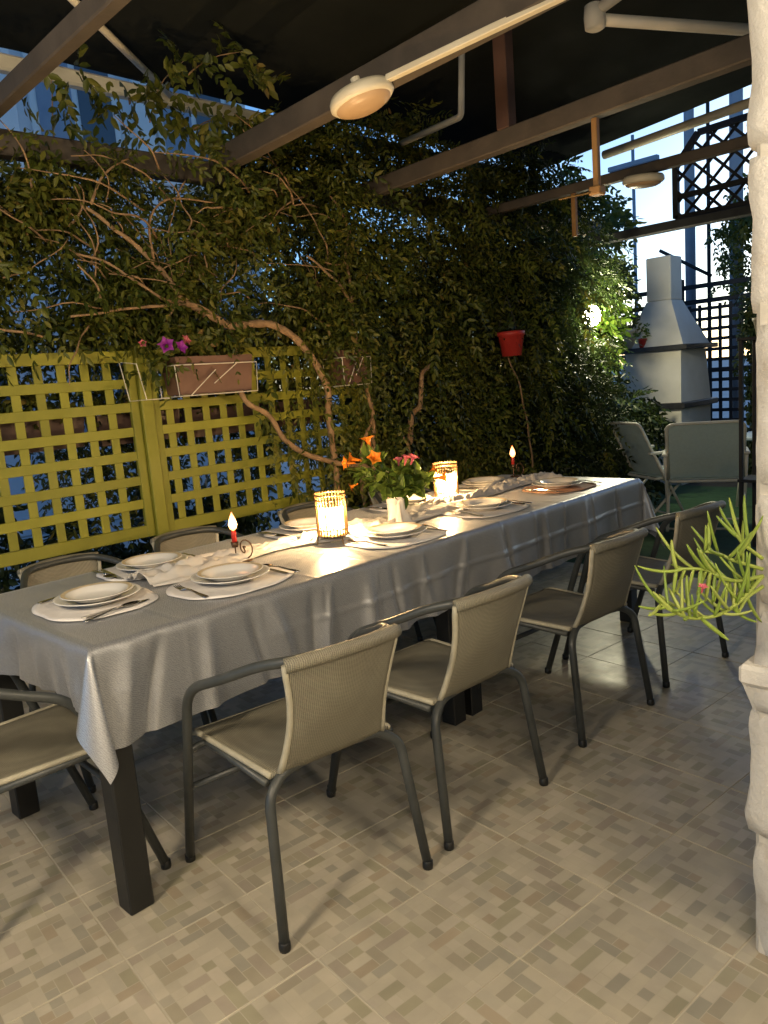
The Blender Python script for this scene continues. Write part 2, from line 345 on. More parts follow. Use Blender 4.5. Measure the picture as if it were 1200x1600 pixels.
pl = thing('added_pergola_lamp', 'added lit round lamp under the pergola beam behind the camera', 'lamp', (-.75, 1.15, 2.40))  # unseen lamp added to light the far folding chairs and the vines
MB().lathe([(.085, .10), (.125, .05), (.137, .03), (.137, .008), (.115, -.004)], 32).build('housing', m_cream, pl, True)
MB().lathe([(.118, -.002), (.1, -.02), (.05, -.032), (.0001, -.035)], 32, close=False).build('diffuser', m_lit, pl, True)
ld = bpy.data.lights.new('added_pergola_light', 'POINT'); ld.energy = 86; ld.color = (1, .82, .58); ld.shadow_soft_size = .2
lo = bpy.data.objects.new('added_pergola_light', ld); COL.objects.link(lo); lo.parent = pl; lo.location = (0, 0, -.26)
# ------------------------------------------------------------------ pergola beams
def beam(label, a, b, w, h, mat=m_darkwood, name='pergola_beam', cat='beam', group='pergola beams'):
    A, B = Vector(a), Vector(b); d = B-A; L = d.length; ang = math.atan2(d.y, d.x); pit = math.atan2(d.z, math.hypot(d.x, d.y))
    o = MB().box((0, -w/2, -h/2), (L, w/2, h/2), .006).build(name, mat); o.location = A; o.rotation_euler = (0, -pit, ang)
    return tag(o, label, cat, group) if label else o
beam('added dark pergola beam behind the camera carrying the added lamp', (-.75, -1.0, 2.55), (-.75, 3.64, 2.55), .06, .10)  # unseen beam put in to hold the added lamp
beam('dark pergola beam crossing the top left corner', (1.25, -1.0, 2.58), (1.30, 3.64, 2.56), .055, .075)
beam('dark pergola beam carrying the large round lamp', (2.28, -1.0, 2.60), (2.49, 3.62, 2.56), .08, .11)
beam('long brown pergola beam with the brown post on it', (3.28, -.9, 2.53), (3.48, 3.64, 2.50), .07, .095)
beam('thin dark pergola beam carrying the small far lamp', (4.62, -.9, 2.50), (4.70, 3.5, 2.50), .06, .06)
beam('dark beam along the top of the vine wall', (-1.2, 3.68, 2.50), (6.6, 3.70, 2.56), .08, .11)
beam('reddish brown post standing on the long beam', (3.425, 2.41, 2.552), (3.425, 2.41, 3.28), .075, .075, m_redwood, 'roof_post', 'post', None)
def post(x, y, z1, label): tag(MB().box((x-.045, y-.045, -.03), (x+.045, y+.045, z1), .006).build('pergola_post', m_darkwood), label, 'post', 'pergola posts')
post(4.9, 3.78, 2.5, 'dark pergola post hidden among the far vines')
cd = tag(MB().box((2.425, -1.0, 2.515), (2.455, 2.22, 2.54), .003).xform(Matrix.Translation((-.065, 0, -.005)) @ Matrix.Rotation(R(-.0), 4, 'Z')).build('cable_duct', m_cream), 'cream cable duct along the beam above the large lamp', 'cable duct')
# ceiling lamps (unlit)
def round_lamp(loc, s, tilt, label):
    t = thing('round_lamp', label, 'lamp', loc, 0, 'unlit round lamps under the pergola'); t.rotation_euler = tilt
    MB().lathe([(.085*s, .05*s), (.125*s, .045*s), (.135*s, .03*s), (.137*s, .008*s), (.125*s, -.004*s), (.112*s, -.004*s)], 40).build('housing', m_cream, t, True)
    MB().lathe([(.118*s, -.002*s), (.112*s, -.014*s), (.085*s, -.026*s), (.04*s, -.032*s), (.0001, -.034*s)], 40, close=False).build('diffuser', mat_noise('amber_diffuser', (.45, .30, .17), (.52, .36, .22), 5, .35, 0), t, True)
    MB().tube([(0, 0, .045*s), (0, 0, .10*s)], .02*s, 10).build('mount', m_cream, t)
round_lamp((2.345, 2.335, 2.462), .98, (R(-11), R(-11), 0), 'large cream round lamp hanging under the middle beam')
round_lamp((4.675, 2.31, 2.425), .9, (R(4), R(-4), 0), 'smaller amber round lamp at the far right under a beam')
tag(MB().tube(fillet([(3.66, 2.82, 3.42), (3.56, 2.80, 2.75), (3.66, 3.34, 2.77)], .03), .018, 10).build('drain_pipe', m_pvc, None, True), 'pale plastic pipe with an elbow near the brown post', 'pipe')
hb = thing('hanger_bar', 'varnished wooden hanger bar fixed below the long brown beam', 'hanger bar', (3.39, 1.90, 0))
MB().box((-.014, -.014, 2.15), (.014, .014, 2.46), .003).build('bar', m_pinewood, hb); MB().box((-.03, -.03, 2.125), (.03, .03, 2.165), .006).build('bracket', m_pinewood, hb)
MB().tube([(-.02, .0, 2.14), (-.07, .16, 2.135)], .006, 8).build('brass_rod', m_gold, hb)
tag(MB().box((4.67, 2.78, 2.20), (4.70, 2.81, 2.472), .003).build('hanger_bar', m_pinewood), 'short wooden hanger bar among the dark far leaves', 'hanger bar')

# ------------------------------------------------------------------ awnings
def zawn(y): return 3.55 + (y+1.0)*(3.04-3.55)/(5.1)
aw = thing('awning', 'black fabric awning with a cream front bar on the left', 'awning', (0, 0, 0), 0, 'black awnings over the terrace')
def fabric(x0, x1, parent, y1=4.08, dz=0.):
    V = []; F = []; nx, ny = 24, 14
    for j in range(ny+1):
        y = -1.0+(y1+1.0)*j/ny
        for i in range(nx+1): V.append((lerp(x0, x1, i/nx), y, zawn(y)+.05+dz-.03*math.sin(math.pi*j/ny)-.006*math.sin(i*1.9)))
    for j in range(ny):
        for i in range(nx): k = j*(nx+1)+i; F.append((k, k+1, k+nx+2, k+nx+1))
    mesh_obj('fabric', V, F, m_awning, parent, True)
fabric(-4.5, 3.36, aw)
MB().box((-4.5, 4.06, 2.99), (3.37, 4.13, 3.07), .012).build('front_bar', m_cream, aw)
MB().tube([(1.2, 3.02, 3.10), (2.55, 4.05, 3.03)], .018, 10).build('folding_arm', m_cream, aw, True)
aw2 = thing('awning', 'black fabric awning over the far half of the table', 'awning', (0, 0, 0), 0, 'black awnings over the terrace')
fabric(3.30, 6.25, aw2, 4.06, .03); MB().box((3.40, 4.06, 2.99), (6.25, 4.13, 3.07), .012).build('front_bar', m_blackwood, aw2)
MB().tube([(3.685, 2.05, 3.0), (4.50, 1.46, 2.93)], .028, 12).build('folding_arm', m_pvc, aw2, True)
MB().tube([(3.685, 2.05, 3.03), (3.60, 1.2, 3.18)], .028, 12).build('folding_arm', m_pvc, aw2, True)
MB().lathe([(.03, -.06), (.048, -.05), (.052, 0), (.048, .05), (.03, .06)], 20, (3.685, 2.05, 3.01)).build('elbow_joint', m_pvc, aw2, True)
MB().tube([(5.83, 3.2, 2.97), (5.66, 1.9, 2.99)], .032, 12).build('folding_arm', m_cream, aw2, True)
MB().lathe([(.03, -.05), (.045, -.04), (.045, .04), (.03, .05)], 16, (5.66, 1.95, 2.98)).build('elbow_joint', m_cream, aw2, True)

# ------------------------------------------------------------------ lattice fence
FY = 3.60
fence = thing('lattice_fence', 'olive green square lattice fence behind the table', 'fence', (0, FY, 0))
def slat(a, b):
    c = [(p+q)/2 for p, q in zip(a, b)]; o = MB().box([p-q for p, q in zip(a, c)], [p-q for p, q in zip(b, c)], .0015).build('slat', m_olive, fence)
    o.location = (c[0]+random.uniform(-.002, .002), c[1]+random.uniform(-.0006, .0006), c[2]+random.uniform(-.0025, .0025)); o.rotation_euler = (0, random.gauss(0, .0022), 0); return o
def panel(x0, x1, cx0, pitch, n):
    zb, zt = .675, 1.605
    for zc, h in ((zt-.028, .056), (zb+.03, .06)): MB().box((x0, -.010, zc-h/2), (x1, .016, zc+h/2), .003).build('frame_rail', m_olive, fence)
    for xc in (x0+.022, x1-.022): MB().box((xc-.022, -.013, zb), (xc+.022, .013, zt), .003).build('frame_stile', m_olive, fence)
    for k in range(6): zc = .846+k*.1205; slat((x0+.044, -.006, zc-.023), (x1-.044, .0005, zc+.023))
    for k in range(n):
        xc = cx0+k*pitch
        if x0+.05 < xc < x1-.05: slat((xc-.021, .001, zb+.06), (xc+.021, .008, zt-.056))
panel(.42, 1.865, 1.834-13*.109, .109, 13)
panel(1.935, 3.40, 2.034, .1085, 13)
for x in (.36, 1.90, 3.45): MB().box((x-.032, -.035, -.03), (x+.032, .03, 1.63), .004).build('post', m_olive, fence)
lw = tag(MB().box((-3, 3.90, -.05), (4.6, 4.05, .40), .01).build('low_wall', m_plaster), 'low plastered garden wall beyond the lattice fence', 'wall')

# ------------------------------------------------------------------ foliage generator
HEX = np.array([(0, 0, 0), (.27, .30, .05), (.24, .66, .04), (0, 1, -.08), (-.24, .66, .04), (-.27, .30, .05)])
def leaflets(pos, dirs, nrm, size, width):
    """pos, dirs, nrm (n,3); size (n,) -> verts, quads, shade"""
    n = len(pos); d = dirs/np.linalg.norm(dirs, axis=1, keepdims=True); s = np.cross(d, nrm); s /= np.linalg.norm(s, axis=1, keepdims=True)+1e-9; u = np.cross(s, d)
    V = pos[:, None, :] + size[:, None, None]*(HEX[None, :, 0:1]*width*2*s[:, None, :] + HEX[None, :, 1:2]*d[:, None, :] + HEX[None, :, 2:3]*u[:, None, :])
    b = (np.arange(n)*6)[:, None]; F = np.concatenate([b+np.array([[0, 1, 2, 3]]), b+np.array([[0, 3, 4, 5]])], 1).reshape(-1, 4)
    return V.reshape(-1, 3), F
def leaf_obj(name, V, F, shade, mat, parent):
    me = bpy.data.meshes.new(name); me.vertices.add(len(V)); me.vertices.foreach_set('co', V.astype('f').ravel())
    me.loops.add(F.size); me.loops.foreach_set('vertex_index', F.astype('i').ravel()); me.polygons.add(len(F)); me.polygons.foreach_set('loop_start', np.arange(0, F.size, 4, dtype='i'))
    at = me.attributes.new('shade', 'FLOAT', 'POINT'); at.data.foreach_set('value', shade.astype('f')); me.update(); me.validate(); me.materials.append(mat)
    o = bpy.data.objects.new(name, me); COL.objects.link(o); o.parent = parent; o['kind'] = 'stuff'; return o
def pinnate(base, axis, length, pairs, size, width=.42):
    """base (n,3) axis(n,3) -> leaflets of n drooping pinnate leaves"""
    n = len(base); ax = axis/np.linalg.norm(axis, axis=1, keepdims=True); P = []; D = []; N = []; S = []
    side = np.cross(ax, rng.normal(size=(n, 3))); side /= np.linalg.norm(side, axis=1, keepdims=True); up = np.cross(side, ax)
    for k in range(pairs):
        t = (k+1)/(pairs+.6)
        p = base + ax*(length*t)[:, None] + np.array([0, 0, -1])*(length*t*t*.35)[:, None]
        for sg in (-1, 1):
            P.append(p); D.append(side*sg*.8 + ax*.6 + np.array([0, 0, -.45]) + rng.normal(size=(n, 3))*.22); N.append(up+rng.normal(size=(n, 3))*.25); S.append(size*rng.uniform(.75, 1.15, n))
    p = base + ax*length[:, None] + np.array([0, 0, -1])*(length*.35)[:, None]
    P.append(p); D.append(ax+np.array([0, 0, -.6])); N.append(up); S.append(size*1.1)
    P = np.concatenate(P); D = np.concatenate(D); N = np.concatenate(N); S = np.concatenate(S)
    V, F = leaflets(P, D, N, S, width); return V, F, len(P)
def sins(p, s=1.0, ph=0.0):
    x, y, z = p[:, 0]*s, p[:, 1]*s, p[:, 2]*s
    return (np.sin(x*3.1+1.7*np.sin(z*2.3+ph)+ph)+np.sin(z*4.3+1.3*np.sin(x*2.9)+ph*2)+np.sin(y*3.7+x*1.9+ph*3))/3
def mass(n, box, keep, ph=0.):
    lo, hi = np.array(box[0]), np.array(box[1]); out = []; c = 0
    while c < n:
        p = lo+(hi-lo)*rng.random((n*2, 3)); p = p[keep(p) & (rng.random(len(p)) < .42+.75*sins(p, 1.9, ph)+.35*sins(p, 5.1, ph+1))]; out.append(p); c += len(p)
    return np.concatenate(out)[:n]
def foliage(name, pts, mat, parent, length=(.13, .27), pairs=5, size=(.028, .056), width=.33, face=(-.2, -1, -.35), spread=.8):
    n = len(pts); ax = np.array(face)+rng.normal(size=(n, 3))*spread; ln = rng.uniform(*length, n); sz = rng.uniform(*size, n)
    V, F, m_ = pinnate(pts, ax, ln, pairs, sz, width); sh = np.clip(rng.beta(2, 2.6, m_)+.15*sins(V[::6][:m_], 2.2), 0, 1)
    return leaf_obj(name, V, F, np.repeat(sh, 6), mat, parent)
def branch(pts, r0, r1, parent, mat=m_bark, name='branch', n=5, wob=.012):
    P = spline(pts, n); L = len(P)
    P = [p + noise.noise_vector(p*7)*wob for p in P]
    rad = [lerp(r0, r1, i/(L-1))*(1+.12*math.sin(i*2.3)) for i in range(L)]
    return MB().tube(P, rad, 8).build(name, mat, parent, True)

# vine over the lattice (left)
v1 = thing('climbing_vine', 'climbing vine with bare lit branches spreading above the lattice', 'vine', (0, 0, 0), 0, 'climbing vines on the fence')
branch([(3.02, 3.50, .0), (3.0, 3.47, .6), (2.99, 3.45, 1.03), (2.97, 3.45, 1.22), (2.97, 3.44, 1.37), (2.86, 3.43, 1.54), (2.71, 3.42, 1.67), (2.57, 3.42, 1.71), (2.33, 3.42, 1.71)], .019, .021, v1, name='trunk')
branch([(2.33, 3.42, 1.71), (2.21, 3.45, 1.77), (2.09, 3.45, 1.83), (2.03, 3.45, 1.93), (1.96, 3.46, 2.01), (1.86, 3.46, 2.1), (1.75, 3.47, 2.18), (1.66, 3.5, 2.25)], .018, .008, v1)
branch([(2.36, 3.46, 1.44), (2.37, 3.40, 1.32), (2.51, 3.40, 1.22), (2.60, 3.39, 1.08), (2.79, 3.38, .96), (3.06, 3.40, .89), (3.26, 3.42, .80), (3.33, 3.45, .4), (3.34, 3.48, 0)], .013, .018, v1)
branch([(2.34, 3.42, 1.72), (2.14, 3.44, 1.81), (1.96, 3.44, 1.80), (1.76, 3.45, 1.78), (1.53, 3.47, 1.75)], .010, .005, v1)
branch([(2.12, 3.45, 1.84), (2.0, 3.44, 1.83), (1.84, 3.44, 1.92), (1.70, 3.45, 2.0), (1.58, 3.46, 2.03)], .008, .005, v1)
branch([(1.67, 3.45, 1.82), (1.65, 3.44, 1.90), (1.59, 3.45, 1.98)], .006, .004, v1)
branch([(2.35, 3.43, 1.70), (2.37, 3.44, 1.62), (2.38, 3.46, 1.55)], .007, .004, v1)
branch([(1.70, 3.48, 2.25), (1.78, 3.48, 2.39), (1.92, 3.5, 2.48)], .007, .004, v1)
branch([(1.97, 3.46, 2.02), (1.98, 3.46, 2.22), (2.11, 3.46, 2.31), (2.36, 3.48, 2.32)], .007, .004, v1)
branch([(1.20, 3.46, 1.70), (1.30, 3.45, 1.685), (1.39, 3.46, 1.67)], .006, .005, v1)
for k in range(64):
    x, z = random.uniform(.9, 3.3), random.uniform(1.68, 2.45); a = random.gauss(2.3, .75); L = random.uniform(.2, .65); y0 = random.uniform(3.42, 3.53)
    P = [(x, y0+.05, z)]; 
    for j in range(1, 5): t = j/4; P.append((x+math.cos(a+.35*t)*L*t, y0+random.uniform(-.03, .03), z+math.sin(a+.35*t)*L*t*.75+random.uniform(-.015, .015)))
    branch(P, random.uniform(.0035, .0065), .002, v1, name='twig', n=3)
k1 = lambda p: (p[:, 2] > 1.78-.10*np.abs(np.sin(p[:, 0]*5))) & (p[:, 2] < 2.40+.06*np.sin(p[:, 0]*4.1)+.05*np.sin(p[:, 0]*9.7+1)+np.clip((p[:, 0]-2.45)*.7, 0, .45)+.25*(p[:, 1]-3.5)-(.12*(p[:, 1] > 4.0))) & (p[:, 1] < 4.1)
foliage('crown', mass(4300, ((.55, 3.56, 1.6), (3.35, 4.05, 3.0)), k1, 0), m_leaf, v1)
kl = lambda p: p[:, 2] > .98+.14*np.sin(p[:, 0]*6.1)+.1*np.sin(p[:, 0]*13+1)
foliage('crown', mass(1700, ((.45, 3.86, .8), (3.35, 4.25, 1.85)), kl, 3.), m_leaf, v1)
# sprays hanging in front of the awning bar
sp = []
for (x, y, z, n) in [(1.80, 3.6, 2.86, 10), (2.02, 3.6, 2.80, 9), (2.22, 3.6, 2.86, 12), (2.33, 3.55, 3.0, 12), (2.62, 3.45, 3.06, 10), (2.45, 3.6, 2.76, 12), (2.75, 3.7, 2.80, 22), (2.95, 3.8, 2.88, 28)]:
    sp.append(np.array([x, y, z])+rng.normal(size=(n, 3))*np.array([.085, .06, .045]))
foliage('crown', np.concatenate(sp), m_leaf, v1, (.12, .2), 4, (.05, .075), .42, (.1, -.3, -.6), .7)
pf_ = np.stack([rng.uniform(.8, 3.4, 420), rng.uniform(3.42, 3.60, 420), rng.uniform(1.75, 2.62, 420)], 1); pf_ = pf_[rng.random(420) < .5+.9*sins(pf_, 2.1, 5.)]
foliage('crown', pf_, m_leaf, v1, (.16, .30), 6, (.03, .062), .34, (.1, -.35, -.7), .55)
n_ = 240; pf_ = np.stack([3.5-1.0*rng.random(n_)**1.7, rng.uniform(3.44, 3.53, n_), rng.uniform(.75, 1.75, n_)], 1)
foliage('crown', pf_, m_leaf, v1, (.14, .24), 5, (.03, .055), .34, (-.1, -.35, -.8), .5)
pf_ = np.stack([rng.uniform(3.2, 6.0, 380), rng.uniform(3.26, 3.44, 380), rng.uniform(.5, 2.8, 380)], 1); pf_ = pf_[rng.random(380) < .5+.9*sins(pf_, 2.1, 8.)]
foliage('crown', pf_, m_leaf, v1, (.16, .30), 6, (.03, .062), .34, (.1, -.35, -.7), .55)
for a, b in [((2.15, 3.66, 2.72), (2.33, 3.55, 3.02)), ((2.33, 3.55, 2.95), (2.66, 3.45, 3.10)), ((1.7, 3.75, 2.6), (1.72, 3.75, 2.88)), ((2.35, 3.62, 2.7), (2.75, 3.62, 2.83))]:
    branch([a, ((a[0]+b[0])/2, a[1], (a[2]+b[2])/2+.04), b], .004, .002, v1, name='twig', n=4)

v2 = thing('climbing_vine', 'dark climbing vine covering the fence in the middle', 'vine', (0, 0, 0), 0, 'climbing vines on the fence')
branch([(3.30, 3.48, 0), (3.28, 3.46, .5), (3.29, 3.44, .82), (3.32, 3.44, 1.0), (3.32, 3.44, 1.16), (3.29, 3.43, 1.32), (3.24, 3.43, 1.51), (3.22, 3.43, 1.70), (3.22, 3.44, 1.82)], .016, .012, v2, name='trunk')
branch([(3.22, 3.44, 1.82), (3.15, 3.44, 1.93), (3.05, 3.45, 2.01), (2.94, 3.47, 2.09)], .011, .006, v2)
branch([(3.22, 3.44, 1.82), (3.23, 3.44, 1.97), (3.21, 3.44, 2.11), (3.25, 3.44, 2.23), (3.20, 3.45, 2.37), (3.13, 3.47, 2.45)], .011, .005, v2)
branch([(3.32, 3.44, 1.16), (3.23, 3.43, 1.01), (3.20, 3.44, .89), (3.20, 3.46, .4), (3.2, 3.48, 0)], .011, .013, v2)
branch([(3.24, 3.44, 2.08), (3.14, 3.44, 2.05), (3.05, 3.45, 2.06)], .006, .004, v2)
branch([(3.60, 3.40, .95), (3.61, 3.38, 1.13), (3.67, 3.36, 1.19), (3.71, 3.36, 1.33), (3.73, 3.36, 1.40), (3.86, 3.40, 1.45)], .019, .013, v2)
branch([(4.9, 3.36, .55), (4.84, 3.33, .83), (4.79, 3.33, 1.03), (4.72, 3.33, 1.28), (4.64, 3.35, 1.47), (4.63, 3.38, 1.61)], .008, .005, v2)
branch([(3.55, 3.38, .75), (3.56, 3.37, .92), (3.54, 3.40, 1.0)], .012, .008, v2)
k2 = lambda p: (p[:, 1] > 3.44+.10*sins(p, 1.3, 2.)) & (p[:, 2] < 3.0+.10*np.sin(p[:, 0]*3.7)) & ((p[:, 0] > 3.38+.14*np.sin(p[:, 2]*5)) | (p[:, 2] > 1.55))
foliage('crown', mass(6600, ((3.05, 3.36, .05), (5.2, 4.05, 3.12)), k2, 1.3), m_leaf, v2)
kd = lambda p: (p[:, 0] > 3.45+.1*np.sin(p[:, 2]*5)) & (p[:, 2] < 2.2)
foliage('crown', mass(3200, ((3.4, 3.62, .05), (6.2, 4.1, 2.3)), kd, 6.), m_leaf_dark, v2, (.12, .24), 4, (.04, .07), .42)  # inner filler leaves, darkened in colour for the vine's deep shade
v3 = thing('climbing_vine', 'dark vine mass at the far end of the fence', 'vine', (0, 0, 0), 0, 'climbing vines on the fence')
branch([(5.6, 3.7, 0), (5.55, 3.68, .8), (5.7, 3.7, 1.6), (5.6, 3.7, 2.3)], .025, .012, v3, name='trunk')
k3 = lambda p: (np.sqrt((p[:, 0]-6.45)**2+(p[:, 1]-3.62)**2+(p[:, 2]-1.80)**2) > .30) & ~((p[:, 0] > 5.6) & (p[:, 1] < 3.66) & (np.abs(p[:, 2]-1.76) < .15)) & (p[:, 1] > 3.42+.10*sins(p, 1.3, 4.)) & (p[:, 2] < 2.97+.10*np.sin(p[:, 0]*3.7)-np.clip((p[:, 0]-5.5)*.45, 0, 1))
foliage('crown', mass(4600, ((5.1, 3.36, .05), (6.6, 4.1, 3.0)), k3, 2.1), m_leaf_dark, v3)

# shrub lit by the garden lamp
sh = thing('lit_shrub', 'bright green shrub glowing beside the garden lamp', 'shrub', (6.95, 4.17, 0))
branch([(.1, 0, 0), (.14, .02, .7), (.05, .0, 1.2), (.12, .05, 1.7)], .022, .010, sh, name='trunk'); branch([(.05, 0, 1.2), (-.15, -.05, 1.5), (-.2, 0, 1.9)], .012, .006, sh)
kk = lambda p: ((p[:, 0]/.42)**2+(p[:, 1]/.40)**2+((p[:, 2]-1.85)/.55)**2 < 1+.35*sins(p, 2.5, .4))
foliage('crown', mass(480, ((-.65, -.6, 1.2), (.65, .6, 2.7)), kk, .2), m_leaf_fresh, sh, (.14, .24), 4, (.06, .09), .45)
tr = thing('garden_tree', 'small leafy tree against the bright sky behind the barbecue', 'tree', (8.2, 5.4, 0))
branch([(0, 0, 0), (.03, 0, 1.2), (-.05, .05, 2.0), (.05, 0, 2.6)], .06, .02, tr, name='trunk'); branch([(-.02, 0, 1.7), (-.4, -.2, 2.2), (-.6, -.3, 2.6)], .025, .01, tr); branch([(0, 0, 1.9), (.4, -.1, 2.3)], .02, .01, tr)
kt = lambda p: ((p[:, 0]/1.1)**2+(p[:, 1]/1.0)**2+((p[:, 2]-2.6)/1.0)**2 < 1+.5*sins(p, 1.8, .9))
foliage('crown', mass(1100, ((-1.3, -1.2, 1.2), (1.3, 1.2, 3.8)), kt, .7), m_leaf, tr, (.16, .28), 4, (.07, .10), .45)
bush = thing('dark_shrub', 'dark low shrub in the shadow left of the barbecue', 'shrub', (7.0, 4.0, 0))
branch([(0, 0, 0), (0, 0, .5), (.1, 0, .9)], .02, .01, bush, name='trunk')
kb = lambda p: ((p[:, 0]/.75)**2+(p[:, 1]/.55)**2+((p[:, 2]-.55)/.65)**2 < 1+.3*sins(p, 2, .4))
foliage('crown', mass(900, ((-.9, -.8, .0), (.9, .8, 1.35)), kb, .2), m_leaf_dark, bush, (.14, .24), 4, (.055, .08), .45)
hd = thing('tall_hedge', 'tall dark hedge at the far right behind the folding chairs', 'hedge', (9.3, 3.05, 0))
branch([(0, 0, 0), (0, 0, 1.0), (.05, 0, 1.8)], .03, .012, hd, name='trunk')
kh = lambda p: ((p[:, 0]/.45)**2+(p[:, 1]/.42)**2 < 1+.35*sins(p, 3, .4))
foliage('crown', mass(1500, ((-.6, -.6, .0), (.6, .6, 2.25)), kh, .2), m_leaf_dark, hd, (.12, .2), 4, (.05, .075), .45)
pt = thing('slender_tree', 'thin leafy tree beside the grey pole at right', 'tree', (11.4, 4.05, 0))
branch([(0, 0, 0), (.03, 0, 1.5), (0, .03, 2.8)], .05, .015, pt, name='trunk')
kp = lambda p: ((p[:, 0]/.6)**2+(p[:, 1]/.6)**2+((p[:, 2]-2.9)/.9)**2 < 1+.6*sins(p, 2.5, .4))
foliage('crown', mass(420, ((-.8, -.8, 1.8), (.8, .8, 4.0)), kp, .5), m_leaf, pt, (.16, .26), 4, (.06, .09), .45)

# garden lamp
gl = thing('garden_lamp', 'glowing garden lamp among green leaves at the back', 'lamp', (6.40, 3.68, 0))
MB().tube([(0, .06, -.03), (0, .06, 1.70)], .022, 10).build('post', m_blackwood, gl, True)
MB().lathe([(.0001, 1.71), (.045, 1.72), (.075, 1.76), (.08, 1.80), (.07, 1.85), (.04, 1.885), (.0001, 1.895)], 20, (0, 0, 0)).build('globe', mat_emit('lit_globe', (1, .93, .62), 22), gl, True)
MB().tube([(0, .06, 1.68), (0, .02, 1.715)], .03, 10).build('collar', m_blackwood, gl, True)
gd = bpy.data.lights.new('garden_light', 'POINT'); gd.energy = 50; gd.color = (1, .92, .62); gd.shadow_soft_size = .08
go = bpy.data.objects.new('garden_light', gd); COL.objects.link(go); go.parent = gl; go.location = (.0, -.14, 1.82)

# ------------------------------------------------------------------ dining tables and cloth
TR = Matrix.Translation((.74, 1.842, 0)) @ Matrix.Rotation(R(1.0), 4, 'Z')      # table frame: x along, y across
TL, TW, TZ = 2.98, .86, .755
def tpt(x, y, z=0): return TR @ Vector((x, y, z))
for x0, x1, lab in ((0.0, 1.475, 'black dining table under the cloth, half nearest the camera'), (1.49, 2.96, 'black dining table under the cloth, far half')):
    t = thing('dining_table', lab, 'table', tuple(tpt(x0, 0)), R(1.0), 'two dining tables pushed together'); L = x1-x0
    MB().box((.01, .01, TZ-.035), (L-.01, TW-.01, TZ-.006), .004).build('tabletop', m_black, t)
    for lx in (.012, L-.082):
        for ly in (.012, TW-.082): MB().box((lx, ly, 0), (lx+.07, ly+.07, TZ-.036), .004).build('leg', m_black, t)
    for ly in (.03, TW-.05): MB().box((.085, ly, TZ-.10), (L-.085, ly+.02, TZ-.037), .002).build('apron', m_black, t)

def cloth():
    OX, OY = .18, .27; n_o = 30; dx = .014
    us = np.concatenate([np.linspace(-OX, 0, 16)[:-1], np.linspace(0, TL, 420), np.linspace(TL, TL+OX+.12, 18)[1:]])
    vs_ = np.concatenate([np.linspace(-OY, 0, n_o)[:-1], np.linspace(0, TW, 44), np.linspace(TW, TW+OY, n_o)[1:]])
    fold = lambda s, k=0.: (.55*math.sin(s*9.1+k+.8*math.sin(s*3.3+k))+.35*math.sin(s*17.3+2*k+1.1*math.sin(s*5.1))+.22*math.sin(s*31+k))
    crease = lambda s, c, w: math.exp(-((s-c)/w)**2)
    PLEAT = [(.10, .02, 1.2), (.19, .012, -.9), (.33, .016, .9), (.47, .012, -1), (.55, .018, 1.1), (.72, .014, -.9), (.80, .01, .8), (.97, .02, 1.), (1.08, .012, -1.), (1.22, .014, .9), (1.5, .012, .8), (1.75, .014, -.8), (2.05, .012, .9), (2.4, .014, .8), (2.7, .012, -.8)]
    V = []
    for v in vs_:
        for u in us:
            a = -u if u < 0 else (u-TL if u > TL else 0); b = -v if v < 0 else (v-TW if v > TW else 0)
            sx = -1 if u < 0 else 1; sy = -1 if v < 0 else 1
            cu, cv = min(max(u, 0), TL), min(max(v, 0), TW); p = Vector((cu, cv, TZ))
            if a == 0 and b == 0:
                h = .0016*noise.noise(Vector((u*4, v*4, 1)))+.0012*noise.noise(Vector((u*11, v*11, 3)))
                for c in np.arange(.02, TL, .245): h += .0022*crease(u, c, .006)
                h += .0022*crease(v, TW/2, .006)
                p.z += h+.002
            else:
                rho = math.hypot(a, b); rr = .011    # roll over the edge
                th = math.atan2(b, a) if rho else 0
                hor = rr*(1-math.exp(-rho/rr)); drop = max(0, rho-hor*.57)
                if a and b:      # hanging corner: one fold pulled out along the diagonal
                    fl = math.sin(2*th)**1.2*(.32*rho)+.5*rho*.12
                    d = Vector((sx*(.35+.65*math.cos(th)), sy*(.35+.65*math.sin(th)), 0)).normalized()
                    tw = math.sin(4*th)*.10*rho
                    p += d*(hor+fl*.8); p += Vector((-sy*sx*0+sx*tw, -sy*tw, 0)); p.z -= math.sqrt(max(0, drop**2-(fl*.6)**2))
                else:
                    s = cu if b else cv; k = 1.7*sy if b else 4.1*sx
                    amp = (.022+.016*math.sin(s*2.1+k))*min(1, drop/.20)**1.2
                    f = fold(s, k)*amp+.3*amp+.017*min(1, drop/.12)*sum(crease(s+.25*drop*math.sin(c*9), c, w*1.5)*g for c, w, g in PLEAT)
                    for c in np.arange(.02, TL, .245): f += .006*min(1, max(.25, (s-.5)*1.2))*crease(s, c, .005)*min(1, drop/.05)
                    f += .006*min(1, max(.15, s-.3))*crease(drop, .125, .0045)
                    off = hor+f
                    p += Vector((sx*off if a else 0, sy*off if b else 0, 0)); p.z -= drop*(1-.02*math.sin(s*6+k))
                    if b: p.x += .010*fold(s*1.3, 3)*min(1, drop/.2)
            V.append(p)
    nu = len(us); F = [(j*nu+i, j*nu+i+1, (j+1)*nu+i+1, (j+1)*nu+i) for j in range(len(vs_)-1) for i in range(nu-1)]
    o = mesh_obj('tablecloth', V, F, m_satin, None, True); o.matrix_world = TR
    return tag(o, 'silver grey satin tablecloth draped over the long table', 'tablecloth')
cloth()
TT = TZ+.0055      # top of cloth

